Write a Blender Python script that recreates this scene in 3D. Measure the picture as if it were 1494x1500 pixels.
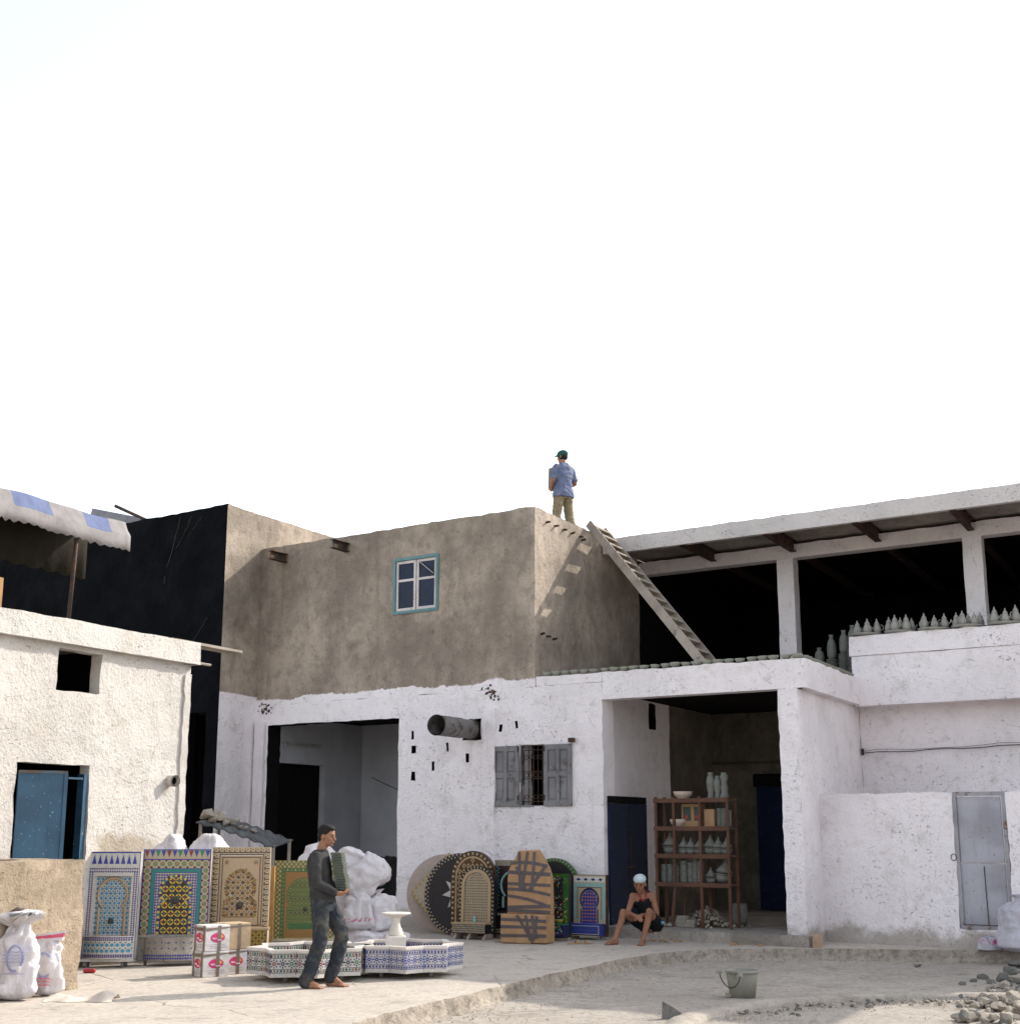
import bpy, bmesh, math, random
from mathutils import Vector, Matrix, noise
from mathutils.geometry import tessellate_polygon
R = math.radians
for o in list(bpy.data.objects): bpy.data.objects.remove(o)
sc = bpy.context.scene
COL = sc.collection
# ------------------------------------------------------------------ camera
CAM_H = 1.70
PITCH = math.atan(462.0 / 2050.0)
cd = bpy.data.cameras.new('camera'); cam = bpy.data.objects.new('camera', cd); COL.objects.link(cam)
cam.location = (0, 0, CAM_H); cam.rotation_euler = (R(90) + PITCH, 0, 0)
cd.sensor_fit = 'HORIZONTAL'; cd.sensor_width = 56.0; cd.lens = 2050.0 / 1494.0 * 56.0
cd.clip_start = 0.1; cd.clip_end = 5000
sc.camera = cam
# ------------------------------------------------------------------ sky, sun, exposure
SUN_EL, SUN_AZ = 34.6, 58.8           # azimuth clockwise from +Y, where the sun stands
wd = bpy.data.worlds.new('World'); sc.world = wd; wd.use_nodes = True
wn = wd.node_tree; wn.nodes.clear()
sky = wn.nodes.new('ShaderNodeTexSky'); sky.sky_type = 'NISHITA'; sky.sun_disc = False
sky.sun_elevation = R(SUN_EL); sky.sun_rotation = R(SUN_AZ)
sky.altitude = 300; sky.air_density = 1.0; sky.dust_density = 2.0; sky.ozone_density = 1.0
bg = wn.nodes.new('ShaderNodeBackground'); bg.inputs['Strength'].default_value = 0.15
wo = wn.nodes.new('ShaderNodeOutputWorld')
hz = wn.nodes.new('ShaderNodeHueSaturation'); hz.inputs['Saturation'].default_value = 0.36   # dust-white summer sky
wn.links.new(sky.outputs[0], hz.inputs['Color']); wn.links.new(hz.outputs[0], bg.inputs[0]); wn.links.new(bg.outputs[0], wo.inputs[0])
sl = bpy.data.lights.new('sun', 'SUN'); sl.energy = 2.0; sl.angle = R(0.55); sl.color = (1.0, 0.93, 0.82)
sun = bpy.data.objects.new('sun', sl); COL.objects.link(sun)
sd = Vector((-math.sin(R(SUN_AZ)) * math.cos(R(SUN_EL)), -math.cos(R(SUN_AZ)) * math.cos(R(SUN_EL)), -math.sin(R(SUN_EL))))
sun.rotation_euler = sd.to_track_quat('-Z', 'Y').to_euler(); sun.location = (30, 25, 30)
sc.view_settings.view_transform = 'Standard'; sc.view_settings.look = 'None'
sc.view_settings.gamma = 1.0; sc.view_settings.use_curve_mapping = False
sc.view_settings.exposure = 1.3
sc.render.engine = 'CYCLES'
sc.cycles.max_bounces = 8; sc.cycles.diffuse_bounces = 5

# ------------------------------------------------------------------ material helpers
class NT:
    def __init__(s, name, rough=0.9, spec=0.3, metal=0.0):
        s.m = bpy.data.materials.new(name); s.m.use_nodes = True
        s.t = s.m.node_tree; s.b = s.t.nodes['Principled BSDF']
        s.b.inputs['Roughness'].default_value = rough
        s.b.inputs['Specular IOR Level'].default_value = spec
        s.b.inputs['Metallic'].default_value = metal
        tc = s.t.nodes.new('ShaderNodeTexCoord'); s.co = tc.outputs['Object']
        ge = s.t.nodes.new('ShaderNodeNewGeometry'); s.pos = ge.outputs['Position']
    def put(s, sock, v):
        if hasattr(v, 'links'): s.t.links.new(v, sock)
        elif isinstance(v, (tuple, list)) and len(v) == 3 and sock.type == 'RGBA': sock.default_value = (*v, 1)
        else: sock.default_value = v
    def math(s, op, a, b=0.0, clamp=False):
        n = s.t.nodes.new('ShaderNodeMath'); n.operation = op; n.use_clamp = clamp
        s.put(n.inputs[0], a); s.put(n.inputs[1], b); return n.outputs[0]
    def scale(s, v, xyz):
        n = s.t.nodes.new('ShaderNodeMapping'); s.t.links.new(v, n.inputs[0]); n.inputs['Scale'].default_value = xyz; return n.outputs[0]
    def noise(s, sc_, det=4, rough=0.55, v=None, dist=0.0):
        n = s.t.nodes.new('ShaderNodeTexNoise'); s.t.links.new(v or s.co, n.inputs['Vector'])
        n.inputs['Scale'].default_value = sc_; n.inputs['Detail'].default_value = det
        n.inputs['Roughness'].default_value = rough; n.inputs['Distortion'].default_value = dist
        return n.outputs[0]
    def voro(s, sc_, feat='F1', v=None, out='Distance'):
        n = s.t.nodes.new('ShaderNodeTexVoronoi'); n.feature = feat; s.t.links.new(v or s.co, n.inputs['Vector'])
        n.inputs['Scale'].default_value = sc_; return n.outputs[out]
    def ramp(s, f, *stops):
        n = s.t.nodes.new('ShaderNodeValToRGB'); e = n.color_ramp.elements
        while len(e) < len(stops): e.new(0.5)
        for el, (p, c) in zip(e, stops):
            el.position = p; el.color = (*c, 1) if isinstance(c, (tuple, list)) else (c, c, c, 1)
        s.t.links.new(f, n.inputs[0]); return n.outputs[0]
    def step(s, f, a, b):
        n = s.t.nodes.new('ShaderNodeMapRange'); n.interpolation_type = 'SMOOTHSTEP'
        s.put(n.inputs[0], f); n.inputs[1].default_value = a; n.inputs[2].default_value = b
        return n.outputs[0]
    def mix(s, f, a, b):
        n = s.t.nodes.new('ShaderNodeMix'); n.data_type = 'RGBA'
        s.put(n.inputs[0], f); s.put(n.inputs[6], a); s.put(n.inputs[7], b); return n.outputs[2]
    def sep(s, v):
        n = s.t.nodes.new('ShaderNodeSeparateXYZ'); s.t.links.new(v, n.inputs[0]); return n.outputs
    def bump(s, h, st=0.5, dist=0.02, nrm=None):
        n = s.t.nodes.new('ShaderNodeBump'); n.inputs['Strength'].default_value = st; n.inputs['Distance'].default_value = dist
        s.t.links.new(h, n.inputs['Height'])
        if nrm: s.t.links.new(nrm, n.inputs['Normal'])
        return n.outputs[0]
    def done(s, col=None, nrm=None, rough=None):
        if col is not None: s.put(s.b.inputs['Base Color'], col)
        if nrm is not None: s.t.links.new(nrm, s.b.inputs['Normal'])
        if rough is not None: s.put(s.b.inputs['Roughness'], rough)
        return s.m
def mul(c, k): return tuple(x * k for x in c)

def whitewash_cols(n, base=(.87, .815, .825), chip=(.30, .26, .22), chips=1.0, stain=(.66, .615, .59), v=None):
    """lumpy lime wash: mottled coats, thin vertical runs, chipped pits"""
    v = v or n.pos
    big = n.noise(.55, 4, .6, v); mid = n.noise(3.2, 5, .65, v); fine = n.noise(24, 4, .6, v)
    c = n.mix(n.step(big, .40, .72), base, mul(base, .86))
    c = n.mix(n.step(mid, .52, .78), c, stain)
    run = n.noise(1.0, 5, .65, n.scale(v, (5.0, 5.0, .5)))
    c = n.mix(n.math('MULTIPLY', n.step(run, .56, .78), .55), c, stain)
    pm = n.step(n.noise(1.3, 4, .65, v), .38, .66)
    p1 = n.step(n.noise(17, 4, .62, n.scale(v, (1, 1, 1.5)), .5), .632, .675)
    p2 = n.step(n.noise(46, 3, .6, v), .63, .69)
    pit = n.math('MULTIPLY', n.math('MAXIMUM', p1, n.math('MULTIPLY', p2, .7)), n.math('ADD', n.math('MULTIPLY', pm, .85), .12))
    c = n.mix(n.math('MULTIPLY', pit, .75 * chips), c, chip)
    thin = n.step(n.noise(2.1, 6, .7, v, .3), .60, .66)                      # coat rubbed thin
    c = n.mix(n.math('MULTIPLY', thin, .45), c, stain)
    ck = n.math('SUBTRACT', 1.0, n.step(n.math('ADD', n.voro(2.1, 'DISTANCE_TO_EDGE', v), n.math('MULTIPLY', n.math('SUBTRACT', n.noise(9, 4, .7, v), .5), .16)), .0, .012))
    ck = n.math('MULTIPLY', ck, n.step(n.noise(1.7, 3, .6, v), .54, .60))
    c = n.mix(n.math('MULTIPLY', ck, .22 * chips), c, chip)
    z_ = n.sep(v)[2]
    spl = n.math('ADD', z_, n.math('MULTIPLY', n.noise(3.4, 6, .7, v), -.75))        # mud splashed up from the yard
    c = n.mix(n.math('MULTIPLY', n.math('SUBTRACT', 1.0, n.step(spl, -.30, -.04)), .75), c, (.30, .26, .21))
    h = n.math('ADD', n.math('MULTIPLY', fine, .8), n.math('MULTIPLY', n.noise(5.5, 7, .68, v), 1.0))
    h = n.math('SUBTRACT', h, n.math('MULTIPLY', n.math('MAXIMUM', pit, n.math('MULTIPLY', ck, .4)), .8))
    return c, h
def cement_cols(n, base=(.36, .30, .24), v=None):
    v = v or n.pos
    big = n.noise(.7, 5, .62, v); mid = n.noise(4.2, 7, .72, v); fine = n.noise(38, 5, .65, v)
    c = n.mix(n.step(big, .35, .66), mul(base, 1.22), mul(base, .66))
    c = n.mix(n.math('MULTIPLY', n.step(mid, .44, .70), .62), c, mul(base, .48))
    run = n.noise(1.0, 6, .72, n.scale(v, (4.6, 4.6, .38)))
    c = n.mix(n.math('MULTIPLY', n.step(run, .52, .74), .55), c, mul(base, .5))
    run2 = n.noise(1.0, 5, .7, n.scale(v, (2.3, 2.3, .9)))
    c = n.mix(n.math('MULTIPLY', n.step(run2, .55, .78), .55), c, mul(base, 1.45))
    c = n.mix(n.math('MULTIPLY', n.step(n.noise(17, 4, .7, v), .50, .72), .45), c, mul(base, .55))
    pit = n.step(n.noise(26, 3, .6, v), .64, .72)
    c = n.mix(n.math('MULTIPLY', pit, .7), c, mul(base, .28))
    h = n.math('ADD', n.math('MULTIPLY', fine, .6), n.math('MULTIPLY', n.noise(9, 6, .65, v), 1.0))
    return c, n.math('SUBTRACT', h, n.math('MULTIPLY', pit, .5))

def mk_white(name, **k):
    n = NT(name, .92, .2); c, h = whitewash_cols(n, **k); return n.done(c, n.bump(h, .95, .022))
def mk_cement(name, **k):
    n = NT(name, .95, .2); c, h = cement_cols(n, **k); return n.done(c, n.bump(h, .9, .025))
def mk_split(name, zb, amp):
    """whitewash brushed on over bare cement, ragged upper edge"""
    n = NT(name, .93, .2)
    wc, wh = whitewash_cols(n); cc, ch = cement_cols(n)
    z = n.sep(n.pos)[2]
    e = n.math('ADD', n.math('MULTIPLY', n.math('SUBTRACT', n.noise(1.0, 3, .5, n.scale(n.pos, (.9, .9, .12))), .5), amp * 2.2),
               n.math('MULTIPLY', n.math('SUBTRACT', n.noise(9, 5, .7, n.pos), .5), amp * .9))
    f = n.step(n.math('ADD', z, e), zb - .012, zb + .012)
    c = n.mix(f, wc, cc)
    h = n.mix(f, wh, ch)
    return n.done(c, n.bump(h, .95, .024))
def flat(name, col, rough=.7, spec=.4, metal=0.0, var=.18, sc_=6.0, bump=0.0, bs=30):
    n = NT(name, rough, spec, metal)
    a = n.noise(sc_, 5, .65)
    c = n.mix(n.step(a, .3, .75), mul(col, 1 + var), mul(col, 1 - var))
    return n.done(c, n.bump(n.noise(bs, 4, .6), bump, .01) if bump else None)
def worn(name, col, rust=(.13, .055, .025), amt=.62, rough=.55, sc_=5.0, spec=.4, bump=.25, chip=None):
    """painted metal or wood with rust or wear in its own patches"""
    n = NT(name, rough, spec)
    a = n.noise(sc_, 7, .7); b = n.noise(2.0, 3, .5)
    c = n.mix(n.step(b, .35, .7), mul(col, 1.15), mul(col, .8))
    c = n.mix(n.math('MULTIPLY', n.step(n.noise(1, 5, .7, n.scale(n.co, (14, 14, .9))), .5, .75), .35), c, mul(col, .55))
    f = n.step(a, amt, amt + .06)
    c = n.mix(f, c, rust)
    if chip:
        g = n.step(n.noise(26, 3, .6), .66, .70); c = n.mix(g, c, chip)
    return n.done(c, n.bump(n.noise(sc_ * 5, 4, .6), bump, .006))

M = {}
M['white'] = mk_white('whitewash')
def mk_hut():
    n = NT('whitewash_hut', .92, .2); c, h = whitewash_cols(n, base=(.56, .525, .485), chip=(.24, .18, .125), stain=(.47, .425, .37))
    x, y, z = n.sep(n.pos)[:3]
    e = n.math('MULTIPLY', n.math('SUBTRACT', n.noise(3.5, 6, .7, n.pos), .5), .55)
    f = n.math('MULTIPLY', n.math('SUBTRACT', 1.0, n.step(n.math('ADD', z, e), 1.50, 1.66)), n.math('MULTIPLY', n.step(n.math('ADD', y, e), 18.2, 18.5), n.math('SUBTRACT', 1.0, n.step(n.math('ADD', y, e), 19.1, 19.5))))
    c = n.mix(n.math('MULTIPLY', f, .85), c, (.37, .31, .235))            # lime wash fallen off bare render
    return n.done(c, n.bump(h, .95, .022))
M['hutwhite'] = mk_hut()
M['split'] = mk_split('whitewash_over_cement', 4.17, .16)
M['splitb'] = mk_split('whitewash_over_cement_block', 4.22, .07)
M['cement'] = mk_cement('cement_render')
M['cementd'] = mk_cement('cement_sooty', base=(.085, .074, .058))
M['tan'] = mk_cement('tan_render', base=(.41, .325, .235))
def mk_black():
    n = NT('black_tar_wash', .9, .08); v = n.pos
    c = n.mix(n.step(n.noise(1.1, 5, .65, v), .4, .75), (.0015, .002, .003), (.0065, .007, .009))
    c = n.mix(n.math('MULTIPLY', n.step(n.noise(1, 5, .7, n.scale(v, (6, 6, .5))), .64, .8), .4), c, (.018, .018, .020))
    c = n.mix(n.math('MULTIPLY', n.step(n.noise(30, 3, .6, v), .66, .72), .35), c, (.03, .03, .03))
    return n.done(c, n.bump(n.noise(14, 6, .65, v), .8, .03))
M['black'] = mk_black()
M['soot_shade'] = flat('soot_shade', (.008, .007, .007), .95, .1, bump=.4)  # near-black; mostly the shade of deep openings and rooms put into colour
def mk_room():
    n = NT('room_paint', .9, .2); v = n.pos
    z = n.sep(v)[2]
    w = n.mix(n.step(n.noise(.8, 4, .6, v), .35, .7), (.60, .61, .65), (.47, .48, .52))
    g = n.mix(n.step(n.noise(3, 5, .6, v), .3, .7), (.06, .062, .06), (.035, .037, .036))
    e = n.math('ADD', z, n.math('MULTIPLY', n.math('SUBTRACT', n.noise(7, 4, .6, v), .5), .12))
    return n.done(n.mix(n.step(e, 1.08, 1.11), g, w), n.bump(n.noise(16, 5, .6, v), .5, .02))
M['room'] = mk_room()
def mk_ground(name, a, b, cc, sc_=1.0, bs=.6, lines=False):
    n = NT(name, .95, .15); v = n.pos
    c = n.mix(n.step(n.noise(.35 * sc_, 5, .6, v), .3, .7), a, b)
    c = n.mix(n.math('MULTIPLY', n.step(n.noise(2.6 * sc_, 6, .7, v), .46, .74), .75), c, cc)
    c = n.mix(n.math('MULTIPLY', n.step(n.noise(1.1, 5, .7, n.scale(v, (.5, 2.6, 1))), .56, .74), .5), c, mul(b, .72))
    c = n.mix(n.math('MULTIPLY', n.step(n.noise(42, 3, .6, v), .64, .72), .6), c, mul(cc, .55))
    c = n.mix(n.math('MULTIPLY', n.step(n.noise(60, 2, .6, v), .66, .72), .6), c, mul(a, 1.25))
    c = n.mix(n.math('MULTIPLY', n.step(n.noise(15, 5, .72, v), .46, .66), .55), c, mul(cc, .78))
    c = n.mix(n.math('MULTIPLY', n.step(n.noise(1.7, 7, .72, n.scale(v, (.7, 1.5, 1)), .4), .55, .68), .6), c, mul(cc, .7))
    h = n.math('ADD', n.noise(9, 7, .68, v), n.math('MULTIPLY', n.noise(55, 4, .65, v), .35))
    if lines:
        d = n.voro(.62, 'DISTANCE_TO_EDGE', n.scale(v, (1, 1, 0)))
        wob = n.noise(3, 4, .6, v)
        ck = n.math('SUBTRACT', 1.0, n.step(n.math('ADD', d, n.math('MULTIPLY', n.math('SUBTRACT', wob, .5), .05)), .0, .010))
        ck = n.math('MULTIPLY', ck, n.step(n.noise(.4, 2, .5, v), .48, .56))
        c = n.mix(n.math('MULTIPLY', ck, .5), c, mul(cc, .6)); h = n.math('SUBTRACT', h, n.math('MULTIPLY', ck, .8))
    return n.done(c, n.bump(h, bs, .03))
M['dirt'] = mk_ground('pale_dirt', (.46, .41, .35), (.37, .33, .285), (.26, .23, .195), 1.0, .8)
M['pave'] = mk_ground('worn_concrete', (.56, .50, .43), (.47, .42, .365), (.36, .32, .275), .8, .5, True)
M['kerb'] = mk_ground('kerb_earth', (.44, .385, .315), (.33, .285, .235), (.15, .125, .10), 3.0, 1.0)
M['concrete'] = mk_cement('step_concrete', base=(.36, .325, .285))
M['stone'] = flat('rubble_stone', (.33, .29, .24), .95, .15, var=.3, sc_=9, bump=.6, bs=22)
M['stoned'] = flat('dark_rubble', (.15, .145, .13), .95, .15, var=.35, sc_=9, bump=.6, bs=22)
M['rust'] = worn('rusty_steel', (.038, .026, .022), (.085, .036, .019), .5, .8)
M['bluedoor'] = worn('blue_metal_door', (.028, .080, .135), (.10, .085, .065), .66, .5, 3.2, chip=(.30, .32, .32))
M['navy'] = worn('dark_blue_door', (.006, .012, .040), (.012, .016, .030), .66, .6, 4, .15, chip=(.06, .075, .11))
M['greydoor'] = worn('grey_sheet_door', (.35, .345, .385), (.20, .115, .06), .635, .5, 4.5, chip=(.22, .14, .07))
M['teal'] = worn('teal_frame_paint', (.11, .22, .235), (.085, .13, .14), .6, .6, 8)
M['sash'] = worn('white_sash_paint', (.58, .53, .50), (.30, .25, .21), .6, .65, 9)
M['glass'] = flat('dusty_dark_glass', (.012, .019, .042), .35, .18, var=.3, sc_=3)
M['shutter'] = worn('weathered_shutter_wood', (.20, .195, .20), (.115, .105, .095), .56, .8, 6, bump=.6)
M['pipe'] = worn('galvanised_flue', (.17, .16, .15), (.07, .055, .045), .50, .6, 7, spec=.4)
M['wood'] = worn('grey_plank_wood', (.29, .25, .205), (.16, .13, .10), .58, .85, 5, bump=.6)
M['rack'] = worn('brown_rack_wood', (.10, .045, .025), (.22, .15, .10), .68, .75, 7, bump=.5)
M['clay'] = flat('raw_grey_clay', (.30, .295, .265), .9, .2, var=.12, sc_=14)
M['clayr'] = flat('grey_clay_ware', (.165, .17, .15), .9, .2, var=.2, sc_=9)
M['claydk'] = flat('damp_green_clay', (.24, .245, .20), .85, .25, var=.15, sc_=12)
M['claypale'] = flat('bisque_clay', (.50, .40, .33), .9, .2, var=.12, sc_=14)
M['bwall'] = M['soot_shade']

# ------------------------------------------------------------------ mesh helpers
def emp(name, loc=(0, 0, 0), rot=(0, 0, 0), label=None, cat=None, group=None):
    o = bpy.data.objects.new(name, None); COL.objects.link(o)
    o.location = loc; o.rotation_euler = rot; o.empty_display_size = .1
    if label: tag(o, label, cat, group)
    return o
def tag(o, label, cat, group=None):
    o['label'] = label; o['category'] = cat
    if group: o['group'] = group
    return o
class MB:
    """collects geometry; build() links it as one mesh object"""
    def __init__(s): s.v = []; s.f = []; s.mi = []; s.cur = 0
    def add(s, vs, fs, mi=None):
        b = len(s.v); s.v += [Vector(p) for p in vs]
        for f in fs: s.f.append([b + i for i in f]); s.mi.append(s.cur if mi is None else mi)
        return s
    def hexa(s, c, mi=None):      # 8 corners: bottom 4 ccw, top 4
        return s.add(c, [(3, 2, 1, 0), (4, 5, 6, 7), (0, 1, 5, 4), (1, 2, 6, 5), (2, 3, 7, 6), (3, 0, 4, 7)], mi)
    def box(s, x0, x1, y0, y1, z0, z1, mi=None):
        return s.hexa([(x0, y0, z0), (x1, y0, z0), (x1, y1, z0), (x0, y1, z0), (x0, y0, z1), (x1, y0, z1), (x1, y1, z1), (x0, y1, z1)], mi)
    def bevbox(s, x0, x1, y0, y1, z0, z1, b=.01, mi=None):
        v = []; 
        for z, e in ((z0, b), (z0 + b, 0), (z1 - b, 0), (z1, b)):
            v += [(x0 + e, y0 + e, z), (x1 - e, y0 + e, z), (x1 - e, y1 - e, z), (x0 + e, y1 - e, z)]
        f = [(3, 2, 1, 0), (12, 13, 14, 15)]
        for r in range(3):
            for i in range(4): j = (i + 1) % 4; f.append((r * 4 + i, r * 4 + j, r * 4 + 4 + j, r * 4 + 4 + i))
        return s.add(v, f, mi)
    def prism(s, poly, y0, y1, mi=None, cap=True):    # poly in x,z ; extruded y0 (front, toward -y) .. y1
        n = len(poly)
        v = [(p[0], y0, p[1]) for p in poly] + [(p[0], y1, p[1]) for p in poly]
        fs = [tuple(range(n)), tuple(range(2 * n - 1, n - 1, -1))] if cap else []
        for i in range(n): j = (i + 1) % n; fs.append((j, i, n + i, n + j))
        return s.add(v, fs, mi)
    def poly(s, pts, mi=None): return s.add(pts, [tuple(range(len(pts)))], mi)
    def ring(s, outer, inner, y0, y1, mi=None):       # frame between two outlines of equal length
        n = len(outer)
        v = [(p[0], y0, p[1]) for p in outer] + [(p[0], y0, p[1]) for p in inner] + [(p[0], y1, p[1]) for p in outer] + [(p[0], y1, p[1]) for p in inner]
        f = []
        for i in range(n):
            j = (i + 1) % n
            f += [(i, j, n + j, n + i), (2 * n + j, 2 * n + i, 3 * n + i, 3 * n + j), (j, i, 2 * n + i, 2 * n + j), (n + i, n + j, 3 * n + j, 3 * n + i)]
        return s.add(v, f, mi)
    def tube(s, pts, r, n=8, cap=True, mi=None, flat=1.0):
        pts = [Vector(p) for p in pts]; rs = r if isinstance(r, (list, tuple)) else [r] * len(pts)
        vs = []; prev = None
        for i, p in enumerate(pts):
            d = (pts[min(i + 1, len(pts) - 1)] - pts[max(i - 1, 0)]).normalized()
            if prev is None:
                a = Vector((0, 0, 1)) if abs(d.z) < .9 else Vector((1, 0, 0)); x = d.cross(a).normalized()
            else:
                x = (prev - d * prev.dot(d)).normalized()
            prev = x; y = d.cross(x)
            for k in range(n):
                t = 2 * math.pi * k / n; vs.append(p + x * math.cos(t) * rs[i] + y * math.sin(t) * rs[i] * flat)
        fs = []
        for i in range(len(pts) - 1):
            for k in range(n): j = (k + 1) % n; fs.append((i * n + k, i * n + j, (i + 1) * n + j, (i + 1) * n + k))
        if cap: fs.append(tuple(range(n - 1, -1, -1))); fs.append(tuple(range((len(pts) - 1) * n, len(pts) * n)))
        return s.add(vs, fs, mi)
    def lathe(s, prof, n=16, c=(0, 0, 0), mi=None, jit=0.0):
        c = Vector(c); vs = []; fs = []
        for r, z in prof:
            for k in range(n):
                t = 2 * math.pi * k / n; vs.append(c + Vector((r * math.cos(t), r * math.sin(t), z)))
        m = len(prof)
        for i in range(m - 1):
            for k in range(n): j = (k + 1) % n; fs.append((i * n + k, i * n + j, (i + 1) * n + j, (i + 1) * n + k))
        fs.append(tuple(range(n - 1, -1, -1))); fs.append(tuple(range((m - 1) * n, m * n)))
        return s.add(vs, fs, mi)
    def ell(s, c, r, n=12, m=8, rot=None, mi=None):
        c = Vector(c); vs = []; fs = []
        for i in range(m + 1):
            a = math.pi * i / m
            for k in range(n):
                t = 2 * math.pi * k / n
                p = Vector((r[0] * math.sin(a) * math.cos(t), r[1] * math.sin(a) * math.sin(t), r[2] * math.cos(a)))
                if rot is not None: p = rot @ p
                vs.append(c + p)
        for i in range(m):
            for k in range(n): j = (k + 1) % n; fs.append((i * n + k, (i + 1) * n + k, (i + 1) * n + j, i * n + j))
        return s.add(vs, fs, mi)
    def mesh(s, name, mats, smooth=False, base=(0, 0, 0), clean=True):
        base = Vector(base)
        me = bpy.data.meshes.new(name); me.from_pydata([p - base for p in s.v], [], s.f)
        for m in (mats if isinstance(mats, (list, tuple)) else [mats]): me.materials.append(m)
        me.polygons.foreach_set('material_index', s.mi)
        if smooth: me.polygons.foreach_set('use_smooth', [True] * len(me.polygons))
        if clean:
            bm = bmesh.new(); bm.from_mesh(me); bmesh.ops.remove_doubles(bm, verts=bm.verts, dist=1e-5)
            bmesh.ops.recalc_face_normals(bm, faces=bm.faces); bm.to_mesh(me); bm.free()
        me.update(); return me
    def build(s, name, mats, parent=None, smooth=False, base=None, clean=True, bevel=0.0):
        """vertices are world coordinates when base is None (base = location of the thing at the root)"""
        if base is None:
            r = parent
            while r is not None and r.parent is not None: r = r.parent
            base = r.location if r is not None else Vector((0, 0, 0))
        me = s.mesh(name, mats, smooth, base, clean)
        o = bpy.data.objects.new(name, me); COL.objects.link(o)
        if parent is not None: o.parent = parent
        else: o.location = base
        if bevel:
            b = o.modifiers.new('bevel', 'BEVEL'); b.width = bevel; b.segments = 2; b.limit_method = 'ANGLE'
        return o
def obj(name, me, loc, parent=None, rot=(0, 0, 0), scale=(1, 1, 1)):
    o = bpy.data.objects.new(name, me); COL.objects.link(o); o.location = loc; o.rotation_euler = rot; o.scale = scale
    if parent is not None: o.parent = parent
    return o
def dup(o, loc=None, rot=None, scale=None, label=None, parent=None):
    c = o.copy(); COL.objects.link(c); c.parent = parent
    if loc is not None: c.location = loc
    if rot is not None: c.rotation_euler = rot
    if scale is not None: c.scale = scale
    if label: c['label'] = label
    for ch in o.children: dup(ch, parent=c)
    return c
def struct(o): o['kind'] = 'structure'; return o

# ------------------------------------------------------------------ site frames
def azv(a): return Vector((math.sin(R(a)), math.cos(R(a)), 0))
K = Vector((.433, 24.035, 0))           # foot of the workshop's corner
E1 = -azv(-54.5); U2 = azv(27.0)        # along the long facade (to the right), and back along the side walls
N2 = Vector((U2.y, -U2.x, 0))
def Q(s, t, z): return K + E1 * s + U2 * t + Vector((0, 0, z))
H0 = Vector((-5.305, 18.334, 0)); UH = azv(25.5); UB = azv(-58.0)
def HQ(s, t, z): return H0 + UH * s + UB * t + Vector((0, 0, z))
def qbox(mb, fr, s0, s1, t0, t1, z0, z1, mi=None):
    return mb.hexa([fr(s0, t0, z0), fr(s1, t0, z0), fr(s1, t1, z0), fr(s0, t1, z0), fr(s0, t0, z1), fr(s1, t0, z1), fr(s1, t1, z1), fr(s0, t1, z1)], mi)
def PX(px, py, z):
    """photo pixel -> point at height z (on the ground or the ledge the thing stands on)"""
    x = (px - 747) / 2050.0; y = -(py - 750) / 2050.0
    d = Vector((x, math.cos(PITCH) - y * math.sin(PITCH), math.sin(PITCH) + y * math.cos(PITCH)))
    return Vector((0, 0, CAM_H)) + d * ((z - CAM_H) / d.z)
def brk(a, b, cuts, step):
    pts = sorted(set([round(a, 4), round(b, 4)] + [round(c, 4) for c in cuts if a < c < b])); out = []
    for p, q in zip(pts, pts[1:]):
        n = max(1, int(round((q - p) / step)))
        out += [p + (q - p) * i / n for i in range(n)]
    return out + [pts[-1]]
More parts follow.
